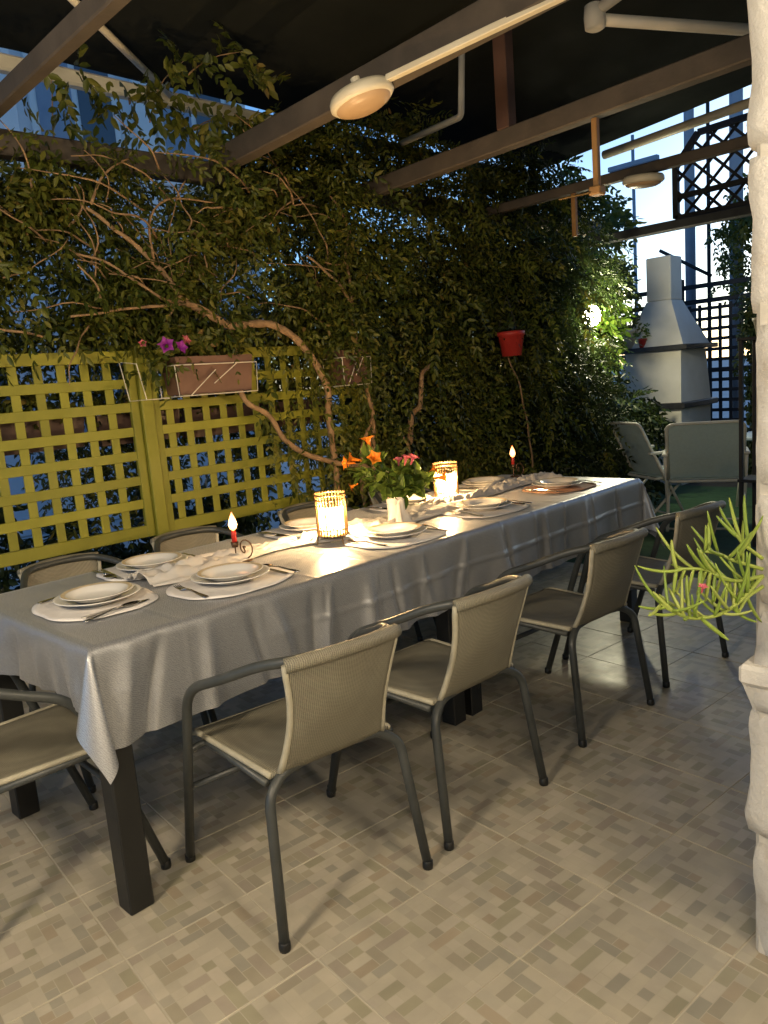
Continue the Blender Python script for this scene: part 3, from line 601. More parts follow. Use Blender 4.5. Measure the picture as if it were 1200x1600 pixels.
# ------------------------------------------------------------------ place settings
def lathe_mesh(name, prof, mat, seg=40):
    o = MB().lathe(prof, seg, close=False).build(name, mat, None, True); me = o.data; bpy.data.objects.remove(o); return me
plate_me = lathe_mesh('plate', [(.0001, .004), (.07, .004), (.082, .008), (.118, .018), (.126, .021), (.127, .0225), (.125, .0235), (.115, .0205), (.083, .0115), (.07, .0075), (.0001, .0075)], m_porc)
foot_me = lathe_mesh('foot', [(.06, .0045), (.062, .0002), (.068, .0002), (.071, .006)], m_porc)
bowl_me = lathe_mesh('bowl', [(.0001, .002), (.055, .002), (.07, .008), (.083, .018), (.104, .0235), (.1075, .0255), (.105, .0265), (.084, .0225), (.069, .0125), (.053, .0065), (.0001, .0055)], m_porc)
band_me = lathe_mesh('rim_band', [(.092, .0245), (.0980, .0257), (.1035, .0268)], m_rimgold)
def superell(rx, ry, n=72, e=2.6, wav=.012, seed=0):
    V = [(0, 0, .0022)]; F = []
    rings = [(.5, .0022), (.9, .0023), (1.0, .0020), (1.0, .0002)]
    for q, z in rings:
        for k in range(n):
            w = 2*math.pi*k/n; c, s = math.cos(w), math.sin(w); f = (abs(c)**e+abs(s)**e)**(-1/e); g = 1+wav*math.sin(w*9+seed)+wav*.8*math.sin(w*4+seed*2)
            V.append((rx*f*c*q*g, ry*f*s*q*g, z+(.003*max(0, math.sin(w*5+seed))*(q > .85))*(z > .001)))
    for k in range(n): F.append((0, 1+k, 1+(k+1) % n))
    for r in range(len(rings)-1):
        for k in range(n): a = 1+r*n; F.append((a+k, a+n+k, a+n+(k+1) % n, a+(k+1) % n))
    return V, F
def strip_mesh(name, pts, widths, thick, mat):
    """flat bar along y with given (y,z) spine and half widths"""
    V = []; F = []
    for (y, z), w in zip(pts, widths):
        V += [(-w, y, z), (w, y, z), (w*.8, y, z+thick), (-w*.8, y, z+thick)]
    n = len(pts)
    for i in range(n-1):
        for k in range(4): F.append((4*i+k, 4*i+(k+1) % 4, 4*i+4+(k+1) % 4, 4*i+4+k))
    F += [(3, 2, 1, 0), tuple(range(4*n-4, 4*n))]
    return V, F
V, F = strip_mesh('k', [(-.10, .002), (-.09, .002), (-.02, .003), (0, .003), (.02, .002), (.09, .001), (.112, .001)], [.006, .0075, .006, .005, .009, .009, .002], .003, m_steel)
knife_me = bpy.data.meshes.new('knife'); knife_me.from_pydata(V, [], F); knife_me.materials.append(m_steel)
def handle_v(): return strip_mesh('h', [(-.10, .002), (-.09, .003), (-.04, .005), (.0, .009), (.03, .008)], [.007, .0085, .005, .0032, .0036], .0028, m_steel)
fk = MB(); fk.add(*handle_v()); fk.add(*strip_mesh('n', [(.03, .0075), (.045, .004), (.055, .0035)], [.0036, .011, .012], .0024, m_steel))
for k in range(4): x = -.0095+k*.0063; fk.add([(x+a, b, c) for a, b, c in strip_mesh('t', [(.054, .0035), (.08, .005), (.098, .009)], [.002, .0018, .0009], .002, m_steel)[0]], strip_mesh('t', [(.054, 0), (.08, 0), (.098, 0)], [1, 1, 1], 1, m_steel)[1])
fo = fk.build('fork', m_steel); fork_me = fo.data; bpy.data.objects.remove(fo)
sp_ = MB(); sp_.add(*handle_v())
prof = [(.0, .0008), (.35, .0012), (.7, .004), (1., .0085)]
V = []; F = []; n = 20
for q, z in prof:
    for k in range(n): w = 2*math.pi*k/n; V.append((.020*q*math.cos(w), .062+.033*q*math.sin(w), z))
for r in range(3):
    for k in range(n): F.append((r*n+k, r*n+(k+1) % n, (r+1)*n+(k+1) % n, (r+1)*n+k))
sp_.add(V, F); so = sp_.build('spoon', m_steel, None, True); spoon_me = so.data; bpy.data.objects.remove(so)
def inst(name, me, label, cat, loc, rz, group=None, tilt=0.):
    o = bpy.data.objects.new(name, me); COL.objects.link(o); o.location = loc; o.rotation_euler = (tilt, 0, rz); return tag(o, label, cat, group)
# (x, y, facing, phrase, mat rx, ry)
SET = [(.945, 2.255, 0, 'at the head of the table nearest the camera', .19, .165),
       (1.315, 2.075, 90, 'in front of the nearest long-side wicker chair', .20, .165),
       (2.06, 2.06, 90, 'beside the nearer lantern on the near side', .20, .165),
       (2.68, 2.10, 90, 'beside the farther lantern on the near side', .20, .165),
       (3.33, 2.13, 90, 'at the far end on the near side', .19, .16),
       (1.29, 2.53, -90, 'on the fence side nearest the camera', .19, .15),
       (2.02, 2.54, -90, 'on the fence side behind the nearer lantern', .19, .15),
       (2.66, 2.56, -90, 'on the fence side behind the vase', .19, .15),
       (3.28, 2.57, -90, 'on the fence side beside the far red candle', .19, .15)]
for i, (x, y, fa, ph, rx, ry) in enumerate(SET):
    a = R(fa)+random.uniform(-.12, .12)-math.pi/2      # local +y points to the table centre
    Mx = Matrix.Translation((x, y, 0)) @ Matrix.Rotation(a, 4, 'Z'); W_ = lambda p: tuple(Mx @ Vector(p))
    V, F = superell(rx, ry, seed=i); o = mesh_obj('placemat', V, F, m_mat if i != 4 else mat_noise('orange_lit_placemat_cloth', (.42, .22, .13), (.5, .28, .17), 20, .75, .3, 300), None, True)  # far-end mat is white cloth with orange light put into its colour
    o.location = (x, y, TT); o.rotation_euler = (0, 0, a); tag(o, ('white' if i != 4 else 'orange-lit white')+' oval placemat '+ph, 'placemat', 'placemats on the table')
    zz = TT+.0032
    p = thing('dinner_plate', 'white dinner plate '+ph, 'plate', W_((random.uniform(-.01, .01), .01, zz)), random.random(), 'dinner plates')
    for nm, me in (('plate', plate_me), ('foot', foot_me)): q = bpy.data.objects.new(nm, me); COL.objects.link(q); q.parent = p
    p2 = thing('soup_bowl', 'white soup bowl on the plate '+ph, 'bowl', (p.location.x, p.location.y, zz+.007), random.random(), 'soup bowls')
    for nm, me in (('bowl', bowl_me), ('rim_band', band_me)): q = bpy.data.objects.new(nm, me); COL.objects.link(q); q.parent = p2
    zc = TT+.0034
    inst('fork', fork_me, 'steel fork '+ph, 'fork', W_((-.155, -.01, zc)), a+random.uniform(-.15, .15), 'forks')
    inst('knife', knife_me, 'steel knife '+ph, 'knife', W_((.15, -.015, zc)), a+random.uniform(-.15, .15), 'knives')
    inst('spoon', spoon_me, 'steel spoon '+ph, 'spoon', W_((.172, -.03, zc)), a+random.uniform(-.2, .2), 'spoons')

# gathered gauze runner along the middle
def gauze():
    V = []; F = []; nu, nv = 300, 26; x0, x1 = .40, 2.86
    for i in range(nu+1):
        u = lerp(x0, x1, i/nu); cy = .46+.045*math.sin(u*3.1)+.02*math.sin(u*8)
        hw_ = .085+.03*math.sin(u*4.3+1)+.018*math.sin(u*11)+.05*math.exp(-((u-.5)/.12)**2)
        for j in range(nv+1):
            v = j/nv*2-1
            q3 = noise.noise(Vector((u*6, v*1.5, 0)))*1.5; z = .004+(1-v**4)*(.036*abs(noise.noise(Vector((u*8+q3, v*2.6+q3, 0))))+.020*abs(noise.noise(Vector((u*19, v*5+q3*2, 4))))+.010*(1+math.sin(v*9+u*11+3*q3)))
            V.append((u+.012*noise.noise(Vector((u*9, v*3, 5))), cy+v*hw_, TT+z))
    for i in range(nu):
        for j in range(nv): k = i*(nv+1)+j; F.append((k, k+nv+1, k+nv+2, k+1))
    o = mesh_obj('gauze_runner', V, F, m_gauze, None, True); o.matrix_world = TR
    at = o.data.attributes.new('shade', 'FLOAT', 'POINT'); at.data.foreach_set('value', np.full(len(V), .6, 'f'))
    md = o.modifiers.new('thick', 'SOLIDIFY'); md.thickness = .0012
    tag(o, 'crumpled white gauze runner along the middle of the table', 'table runner')
gauze()

# ------------------------------------------------------------------ lights on the table
def flame_mb(h=.032, r=.0075): return MB().lathe([(.0001, 0), (r*.7, h*.12), (r, h*.32), (r*.75, h*.6), (r*.3, h*.85), (.0001, h)], 12, close=False)
M = NT('frosted_lantern_glass')
tr_ = M.n('ShaderNodeBsdfTranslucent'); tr_.inputs[0].default_value = (1, .93, .8, 1); tp = M.n('ShaderNodeBsdfTransparent'); mx = M.n('ShaderNodeMixShader'); mx.inputs[0].default_value = .70
M.l(tr_.outputs[0], mx.inputs[1]); M.l(tp.outputs[0], mx.inputs[2]); M.l(mx.outputs[0], M.o.inputs[0]); m_frost = M.m
def lantern(loc, label, e):
    t = thing('candle_lantern', label, 'lantern', loc, random.random(), 'gold wire candle lanterns'); r = .058; z0, z1 = .035, .190
    for z in (z0, z0+.022, z1-.018, z1): MB().tube([(r*math.cos(w), r*math.sin(w), z) for w in np.linspace(0, 2*math.pi, 37)], .0022, 6, False).build('ring', m_gold, t, True)
    n = 28
    for k in range(n):
        w = 2*math.pi*k/n; MB().tube([(r*math.cos(w), r*math.sin(w), z0-.004), (r*math.cos(w), r*math.sin(w), z1+.006)], .0023, 6).build('wire_rod', m_gold, t)
    for k in range(3):
        w = 2*math.pi*k/3+.4; MB().tube([(r*math.cos(w), r*math.sin(w), z0), (r*1.08*math.cos(w), r*1.08*math.sin(w), .0)], .003, 6).build('leg', m_gold, t)
    MB().lathe([(.0001, z0-.002), (r-.003, z0-.002), (r-.003, z0+.002), (.0001, z0+.002)], 24).build('base_plate', m_gold, t)
    MB().lathe([(.047, z0+.004), (.049, z0+.06), (.049, z1-.045)], 28, close=False).build('glass', m_frost, t, True)
    MB().lathe([(.02, z0+.003), (.021, z0+.045), (.018, z0+.048), (.0001, z0+.046)], 16).build('candle', m_wax_white, t, True)
    f = flame_mb(.06, .015).build('flame', m_flame, t, True); f.location = (0, 0, z0+.05)  # oversized flame, the candle's glare is put into its shape
    l = bpy.data.lights.new('lantern_light', 'POINT'); l.energy = e; l.color = (1, .64, .29); l.shadow_soft_size = .014
    lo = bpy.data.objects.new('lantern_light', l); COL.objects.link(lo); lo.parent = t; lo.location = (0, 0, z0+.09)
lantern((1.88, 2.215, TT), 'glowing gold wire candle lantern nearer the camera', 62)
lantern((2.76, 2.39, TT), 'glowing gold wire candle lantern farther along the table', 62)
def red_candle(loc, rz, label, e):
    t = thing('candle_holder', label, 'candle holder', loc, rz, 'spiral candle holders')
    MB().lathe([(.0001, .0), (.038, .0), (.040, .002), (.036, .005), (.0001, .006)], 28).build('base', m_bronze, t, True)
    sp = [((.034-.0022*k*.9)*math.cos(.42*k-1.3)+.012, 0, .046+(.040-.0016*k)*math.sin(.42*k-1.3)) for k in range(24)]
    MB().tube(sp, .0028, 6).build('spiral', m_bronze, t, True)
    MB().tube(fillet([(-.02, 0, .004), (-.02, 0, .055)], .01), .0026, 6).build('stem', m_bronze, t)
    MB().lathe([(.0001, .052), (.012, .053), (.014, .072), (.012, .072), (.011, .056)], 16, (-.02, 0, 0)).build('socket', m_bronze, t, True)
    c = tag(MB().lathe([(.0001, 0), (.0095, 0), (.0092, .05), (.0075, .054), (.0001, .052)], 16).build('candle', m_wax_red, None, True), label.replace('bronze spiral candle holder', 'short lit red candle'), 'candle', 'red candles')
    Mx = Matrix.Translation(loc) @ Matrix.Rotation(rz, 4, 'Z'); c.location = Mx @ Vector((-.02, 0, .057))
    f = flame_mb(.070, .016).build('flame', m_flame, c, True); f.location = (0, 0, .054)  # drawn larger than a real flame so its shape includes the glare
    l = bpy.data.lights.new('candle_light', 'POINT'); l.energy = e; l.color = (1, .55, .22); l.shadow_soft_size = .012
    lo = bpy.data.objects.new('candle_light', l); COL.objects.link(lo); lo.parent = c; lo.location = (0, 0, .082)
red_candle((1.515, 2.30, TT), R(-40), 'bronze spiral candle holder beside the nearer lantern', 8)
red_candle((3.63, 2.60, TT), R(-40), 'bronze spiral candle holder at the far end of the table', 10)

# ------------------------------------------------------------------ vase of flowers
vz = thing('flower_vase', 'small glass vase holding the orange flowers', 'vase', (2.40, 2.36, TT))
MB().lathe([(.0001, .003), (.027, .003), (.03, .006), (.031, .05), (.036, .078), (.034, .078), (.029, .05), (.027, .008), (.0001, .007)], 24, close=False).build('glass_body', m_glass, vz, True)
MB().lathe([(.0001, .0085), (.0262, .0085), (.0278, .045), (.0001, .045)], 20).build('water', m_glass, vz, True)
bq = thing('bouquet', 'bunch of orange and pink flowers with leafy stems', 'flowers', (2.40, 2.36, TT)); bq.scale = (1.28, 1.28, 1.28)
right = Vector((.70, -.71, 0)); fwdv = Vector((.69, .706, 0))
def trumpet(parent, p, d, s, mat, name='flower'):
    q = Vector((0, 0, 1)).rotation_difference(Vector(d).normalized()); V = []; F = []; n = 15
    prof = [(.12, 0), (.16, .35), (.28, .75), (.55, .98), (.8, 1.0)]
    for r_i, (r, z) in enumerate(prof):
        for k in range(n): w = 2*math.pi*k/n; rr = r*(1+(.28*math.cos(5*w))*(r_i > 2)); V.append(Vector(p)+q @ Vector((rr*math.cos(w)*s, rr*math.sin(w)*s, z*s*1.5)))
    for i in range(len(prof)-1):
        for k in range(n): F.append((i*n+k, i*n+(k+1) % n, (i+1)*n+(k+1) % n, (i+1)*n+k))
    o = mesh_obj(name, V, F, mat, parent, True); at = o.data.attributes.new('shade', 'FLOAT', 'POINT'); at.data.foreach_set('value', np.random.default_rng(3).random(len(V)).astype('f')); return o
lv_p, lv_d = [], []
for dr, df, h in [(-.10, .0, .205), (-.075, .02, .225), (-.13, -.03, .17), (.0, .0, .15), (.03, .02, .165), (.09, .01, .13), (.115, -.01, .12), (-.05, -.03, .11), (.055, -.04, .10), (-.09, .03, .12), (.02, -.05, .09), (.08, .04, .15)]:
    e = right*dr+fwdv*df+Vector((0, 0, h)); P = spline([Vector((dr*.06, df*.06, .012)), right*dr*.3+fwdv*df*.3+Vector((0, 0, .085)), e*.75+Vector((0, 0, .03)), e], 5)
    MB().tube(P, .0022, 6).build('stem', m_leaf_stem, bq, True)
    for p in P[7:]:
        for _ in range(3): lv_p.append(p); lv_d.append(Vector((random.gauss(0, 1), random.gauss(0, 1), random.gauss(.1, .6))))
lp = np.array(lv_p); ldv = np.array(lv_d); V, F = leaflets(lp, ldv, rng.normal(size=lp.shape)+np.array([0, 0, 1.5]), rng.uniform(.03, .065, len(lp)), .40)
leaf_obj('leaves', V, F, np.repeat(rng.random(len(lp)), 6), m_leaf_stem, bq)
for dr, df, h, d, s, mt in [(-.115, 0, .205, (-.8, .5, .2), .030, m_petal_o), (-.085, .02, .235, (-.1, .1, 1), .032, m_petal_o), (-.08, -.03, .20, (-.3, -.5, .3), .028, m_petal_o), (-.14, -.02, .20, (-.9, .3, .1), .026, m_petal_o), (.125, 0, .125, (.8, -.7, .0), .028, m_petal_o), (.105, .02, .138, (.6, -.6, .5), .024, m_petal_o), (-.135, -.03, .13, (-.6, .5, -.3), .02, m_petal_o), (.03, .02, .175, (.1, -.3, 1), .022, m_petal_k), (.05, .0, .178, (.2, -.4, .9), .022, m_petal_k), (.01, .02, .172, (-.2, -.2, 1), .02, m_petal_k)]:
    trumpet(bq, right*dr+fwdv*df+Vector((0, 0, h)), d, s, mt)
nk = thing('napkin', 'folded white napkin standing in front of the vase', 'napkin', (2.25, 2.22, TT))
V = []; F = []; n = 26; mlev = 9
for j in range(mlev):
    t = j/(mlev-1)
    for k in range(n):
        w = 2*math.pi*k/n; rr = lerp(.055, .016, t**.7)+.012*(1-t*.3)*math.sin(5*w+t*2)+.006*math.sin(11*w)+(.018*t*t*math.sin(3*w+1))
        V.append((rr*math.cos(w), rr*math.sin(w), .004+.10*t+.012*math.sin(3*w)*t))
F = [(j*n+k, j*n+(k+1) % n, (j+1)*n+(k+1) % n, (j+1)*n+k) for j in range(mlev-1) for k in range(n)]
q = mesh_obj('cloth', V, F, m_gauze, nk, True); at = q.data.attributes.new('shade', 'FLOAT', 'POINT'); at.data.foreach_set('value', np.full(len(V), .8, 'f'))

# ------------------------------------------------------------------ wicker armchairs
def make_chair():
    t = thing('wicker_armchair', 'x', 'chair', (0, 0, 0), 0, 'wicker armchairs around the table')
    half = [(.252, .245, .012), (.272, .052, .598), (.242, -.10, .655), (.190, -.215, .705), (.14, -.30, .725), (0, -.335, .728)]
    path = fillet(half + [(-x, y, z) for x, y, z in half[:-1][::-1]], .085, 7)
    MB().tube(path, .0135, 12).build('arm_frame', m_tube, t, True)
    arch = [(.232, -.275, .012), (.205, -.225, .375), (.15, -.205, .415), (0, -.198, .425), (-.15, -.205, .415), (-.205, -.225, .375), (-.232, -.275, .012)]
    MB().tube(fillet(arch, .07, 6), .0135, 12).build('rear_leg_frame', m_tube, t, True)
    for s in (-1, 1):
        MB().tube(fillet([(s*.266, .119, .395), (s*.205, .13, .403), (s*.195, -.20, .398)], .03), .010, 10).build('seat_rail', m_tube, t, True)
        for x, y in ((.252, .245), (.232, -.275)): MB().lathe([(.0001, 0), (.0145, 0), (.0155, .006), (.0150, .022), (.0135, .024)], 12, (s*x, y, 0)).build('foot_cap', m_black, t, True)
    MB().tube([(.261, .160, .27), (-.261, .160, .27)], .010, 10).build('stretcher', m_tube, t, True)
    # seat: woven sling with a rounded front
    V = []; F = []; nu, nv = 12, 14
    def seat_pt(u, v, dz):
        y = lerp(-.205, .215, v); hw_ = lerp(.185, .212, v); z = .413-.014*math.sin(math.pi*v)*(1-u*u)+(.0 if v < .9 else -.35*(v-.9)**1.5*1.2); return (u*hw_, y, z+dz)
    for dz in (.006, -.006):
        for j in range(nv+1):
            for i in range(nu+1): V.append(seat_pt(i/nu*2-1, j/nv, dz))
    def shell(nu, nv):
        K = (nu+1)*(nv+1); F = []
        for j in range(nv):
            for i in range(nu): k = j*(nu+1)+i; F.append((k, k+1, k+nu+2, k+nu+1)); F.append((K+k+nu+1, K+k+nu+2, K+k+1, K+k))
        for i in range(nu): F.append((i+1, i, K+i, K+i+1)); a = nv*(nu+1)+i; F.append((a, a+1, K+a+1, K+a))
        for j in range(nv): a = j*(nu+1); F.append((a, a+nu+1, K+a+nu+1, K+a)); a += nu; F.append((a+nu+1, a, K+a, K+a+nu+1))
        return F
    seat = mesh_obj('seat', V, shell(nu, nv), m_wicker, t, True)
    MB().tube([seat_pt(-1, j/10, .002) for j in range(11)], .0085, 8).build('piping', m_piping, seat, True)
    MB().tube([seat_pt(1, j/10, .002) for j in range(11)], .0085, 8).build('piping', m_piping, seat, True)
    MB().tube([seat_pt(i/8*2-1, 1, .0) for i in range(9)], .0085, 8).build('piping', m_piping, seat, True)
    def back_pt(u, v, dy):
        hw_ = .160-.018*math.sin(math.pi*min(1, v*1.05))+.005*v; x = u*hw_
        ytop = -.335+.42*(abs(x)**2/.20)*.5/.5*.62 if True else 0
        y = lerp(-.207, ytop, v**.9)-.010*math.sin(math.pi*v)*(1-u*u); z = lerp(.412, .728-.35*x*x, v)
        return (x, y+dy, z)
    V = []; nu, nv = 14, 14
    for dy in (-.0065, .0065):
        for j in range(nv+1):
            for i in range(nu+1): V.append(back_pt(i/nu*2-1, j/nv, dy))
    back = mesh_obj('backrest', V, shell(nu, nv), m_wicker, t, True)
    MB().tube([back_pt(i/12*2-1, 1.0, 0) for i in range(13)], .0185, 12).build('top_wrap', m_wicker, back, True)
    MB().tube([back_pt(-1, j/10, 0) for j in range(11)], .009, 8).build('piping', m_piping, back, True)
    MB().tube([back_pt(1, j/10, 0) for j in range(11)], .009, 8).build('piping', m_piping, back, True)
    return t
CH = [(1.209, 1.678, -7.4, 'wicker armchair with dark tube frame nearest the camera, near long side'),
      (1.752, 1.652, -2.3, 'wicker armchair, second along the near side of the table'),
      (2.53, 1.662, -4.1, 'wicker armchair, third along the near side of the table'),
      (3.205, 1.638, -8, 'wicker armchair, farthest along the near side, behind the green plant'),
      (.685, 2.237, -91, 'wicker armchair at the head of the table, cut by left edge'),
      (1.22, 2.86, 183, 'wicker armchair on the fence side nearest the left edge'),
      (1.80, 2.90, 178, 'wicker armchair on the fence side behind the nearer red candle'),
      (2.55, 2.92, 181, 'wicker armchair on the fence side behind the nearer lantern'),
      (3.22, 2.93, 180, 'wicker armchair on the fence side behind the farther lantern')]
proto = make_chair()
for i, (x, y, a, lab) in enumerate(CH):
    c = proto if i == 0 else copy_tree(proto); c.location = (x, y, 0); c.rotation_euler = (0, 0, R(a)); c['label'] = lab

# ------------------------------------------------------------------ planters on the fence
def trough_planter(x0, x1, y0, z0, z1, label, flowers=None, wire=True, depth=.15, seed=0):
    t = thing('trough_planter', label, 'planter', ((x0+x1)/2, y0, z0), 0, 'brown trough planters on the fence'); w = (x1-x0)/2; h = z1-z0; d = depth
    V = [(-w*.93, .012, 0), (w*.93, .012, 0), (w*.93, d-.012, 0), (-w*.93, d-.012, 0), (-w, 0, h), (w, 0, h), (w, d, h), (-w, d, h), (-w+.012, .012, h), (w-.012, .012, h), (w-.012, d-.012, h), (-w+.012, d-.012, h), (-w+.012, .012, h-.03), (w-.012, .012, h-.03), (w-.012, d-.012, h-.03), (-w+.012, d-.012, h-.03)]
    F = [(3, 2, 1, 0)]+[(k, (k+1) % 4, 4+(k+1) % 4, 4+k) for k in range(4)]+[(4+k, 4+(k+1) % 4, 8+(k+1) % 4, 8+k) for k in range(4)]+[(8+k, 8+(k+1) % 4, 12+(k+1) % 4, 12+k) for k in range(4)]
    mesh_obj('trough', V, F, m_pot_brown if wire else m_pot_shaded, t); mesh_obj('soil', [V[k] for k in range(12, 16)], [(0, 1, 2, 3)], m_soil, t)
    n = int(70*w*2/.45); p = np.stack([rng.uniform(-w*.9, w*.9, n), rng.uniform(.03, d-.03, n), rng.uniform(h-.03, h+.12, n)], 1)
    foliage('plant', p, m_leaf, t, (.05, .11), 3, (.03, .05), .42, (0, -.3, .6), .8)
    if wire:
        W = w+.015; y_ = -.012; zt = h*.78; R_ = .0026
        for nm, P in (('wire', [(-W, y_, zt), (W, y_, zt), (W*.96, y_, -.006), (-W*.96, y_, -.006), (-W, y_, zt)]), ('wire', [(-W, y_, zt), (-W, d+.012, zt), (-W*.96, d+.012, -.006), (-W*.96, y_, -.006)]), ('wire', [(W, y_, zt), (W, d+.012, zt), (W*.96, d+.012, -.006), (W*.96, y_, -.006)]), ('wire', [(-W*.7, y_, -.006), (-W*.05, y_, h*.62)]), ('wire', [(-W*.12, y_, h*.25), (W*.5, y_, zt)])):
            MB().tube([Vector(q) for q in P], R_, 6).build(nm, m_wire, t)
    return t
tp1 = trough_planter(1.985, 2.44, 3.40, 1.37, 1.555, 'brown trough planter in a white wire rack on the lattice')
pf = thing('petunia', 'purple and pink petunias left of the brown trough', 'flowers', (1.97, 3.42, 1.50))
for d in [(-.02, -.02, .10), (.02, .0, .08)]: MB().tube(spline([(0, .05, -.08), (d[0], .01, d[2]-.05), d], 4), .003, 6).build('stem', m_leaf_stem, pf, True)
for p, d, s, mt in [((-.02, -.02, .10), (-.5, -.8, .15), .042, m_petal_p), ((.03, -.01, .085), (.1, -1, .3), .036, m_petal_p), ((.07, .0, .115), (.3, -.9, .5), .030, m_petal_k), ((-.14, 0, .11), (-.3, -.9, .4), .022, m_petal_k)]: trumpet(pf, p, d, s, mt)
p = rng.normal(size=(40, 3))*np.array([.09, .03, .05])+np.array([.0, .04, .04]); foliage('leaves', p, m_leaf, pf, (.05, .1), 3, (.03, .05), .45, (0, -.4, .4), .8)
wr = thing('wire_rack', 'empty white wire planter rack left of the brown trough', 'wire rack', (1.84, 3.42, 1.36))
for P in ([(-.05, 0, .17), (-.02, 0, 0), (.10, 0, .0)], [(-.05, 0, .17), (-.05, .17, .19), (-.02, .17, 0), (-.02, 0, 0)], [(.10, 0, 0), (.10, .17, 0), (-.02, .17, 0)]): MB().tube(P, .0026, 6).build('wire', m_wire, wr)
tp2 = trough_planter(3.08, 3.28, 3.40, 1.36, 1.56, 'small brown pot in a wire rack beside the vine trunk')
for i, (x0, x1, zt) in enumerate([(1.15, 1.62, 1.31), (1.68, 2.14, 1.30), (2.2, 2.66, 1.29), (2.72, 3.2, 1.29)]):
    trough_planter(x0, x1, 3.68, zt-.15, zt, ['brown trough planter outside the lattice, first from the left edge', 'brown trough planter outside the lattice near the fence post', 'brown trough planter outside the lattice below the wire rack', 'brown trough planter outside the lattice next to the vines'][i], None, False)
# low plants outside the fence
for i, (x, y, h) in enumerate([(1.15, 4.5, .95), (1.75, 4.6, .7), (2.4, 4.5, .9), (3.05, 4.6, .8), (.6, 4.5, 1.0)]):
    b = thing('low_shrub', ['low shrub outside the lattice at the left edge', 'low shrub outside the lattice left of the fence post', 'low shrub outside the lattice right of the fence post', 'low shrub outside the lattice beside the vines', 'tall low shrub beyond the left end of the lattice'][i], 'shrub', (x, y, -.05), 0, 'shrubs outside the fence')
    branch([(0, 0, 0), (.02, 0, h*.5), (0, .02, h*.8)], .012, .006, b, name='stem')
    kq = lambda p: ((p[:, 0]/.34)**2+(p[:, 1]/.3)**2+((p[:, 2]-h*.62)/(h*.5))**2 < 1+.4*sins(p, 3, i))
    foliage('crown', mass(190, ((-.45, -.4, .1), (.45, .4, h*1.2)), kq, i), m_leaf_dark, b, (.10, .2), 4, (.05, .075), .45)
# red pot
def round_pot(loc, r, h, mat, label, group=None, parent=None):
    t = thing('flower_pot', label, 'flower pot', loc, 0, group)
    MB().lathe([(.0001, 0), (r*.72, 0), (r*.95, h*.82), (r*1.03, h*.83), (r*1.05, h), (r*.95, h), (r*.92, h*.86), (.0001, h*.85)], 24, close=False).build('pot', mat, t, True); return t
rp = round_pot((4.62, 3.30, 1.47), .095, .17, m_pot_red, 'red hanging flower pot against the dark vines')
for a in (0, 2.1, 4.2): MB().tube([(.095*math.cos(a), .095*math.sin(a), .165), (0, .02, .42)], .0022, 5).build('hanging_wire', m_blackwood, rp)
n = 16; p = np.stack([rng.uniform(-.06, .06, n), rng.uniform(-.06, .06, n), rng.uniform(.14, .2, n)], 1); foliage('plant', p, m_leaf_dark, rp, (.06, .1), 3, (.03, .05), .42, (0, 0, .5), .8)

# ------------------------------------------------------------------ succulent on the ledge
sk = thing('trailing_succulent', 'light green finger-leaved succulent reaching out from the right pillar', 'plant', (1.50, .36, .70))
sp_pot = round_pot((1.545, .375, .699), .07, .12, m_pot_cream, 'cream flower pot on the pillar ledge holding the succulent')
fing = MB(); shade = []
def finger(p, d, L, bend, r=.0036):
    r = r*random.uniform(.75, 1.2)
    P = []; d = Vector(d).normalized(); c = Vector(p)
    for k in range(7): P.append(c.copy()); d = (d+Vector(bend)*.17).normalized(); c = c+d*L/6
    n0 = len(fing.v); fing.tube(P, [r*.75, r, r*1.05, r, r*.9, r*.8, r*.35], 6); shade.extend([random.random()]*(len(fing.v)-n0))
base = Vector((1.50, .36, .70))
RT, FW, UP = Vector((.70, -.71, 0)), Vector((.69, .706, 0)), Vector((0, 0, 1))
org = Vector((1.50, .60, .885))      # where the tuft leaves the pillar side
def loc(a, b, c): return org + RT*(a*.8) + FW*b + UP*(c*.72) - base
stems = [[loc(.12, .02, .03), loc(.045, -.01, -.025), loc(-.02, -.03, -.05), loc(-.085, -.04, -.05), loc(-.13, -.05, -.028), loc(-.17, -.05, .0)],
         [loc(.12, .02, .03), loc(.04, .0, .03), loc(-.01, .0, .055), loc(-.05, -.01, .075), loc(-.11, -.01, .08)],
         [loc(.12, .02, .05), loc(.05, .02, .08), loc(.015, .03, .10), loc(-.02, .03, .11)],
         [loc(.12, .02, .08), loc(.08, .03, .12), loc(.06, .03, .15)],
         [loc(.12, .02, .0), loc(.07, .0, -.02), loc(.04, -.01, -.06)]]
for s_i, st in enumerate(stems):
    P = spline(st, 6); n0 = len(fing.v); fing.tube(P, [lerp(.0042, .0028, i/(len(P)-1)) for i in range(len(P))], 7); shade.extend([.75]*(len(fing.v)-n0))
    for i, p in enumerate(P[3:]):
        for _ in range(1 if (s_i == 0 or i % 2) else 0):
            d = RT*random.uniform(-.9, .35)+UP*random.uniform(-.2, 1.0)+FW*random.uniform(-.6, .6)
            finger(p, d, random.uniform(.055, .11), UP*random.uniform(.1, 1.0)+RT*random.uniform(-.3, .3))
        if s_i == 1 and i % 2: finger(p, RT*-.2-UP*.7+FW*random.uniform(-.3, .3), .06, -UP*.4)
so = fing.build('foliage', m_succ, sk, True); at = so.data.attributes.new('shade', 'FLOAT', 'POINT'); at.data.foreach_set('value', np.array(shade, 'f'))
trumpet(sk, loc(-.065, -.04, .02), (-.2, -.3, 1), .011, m_petal_k)

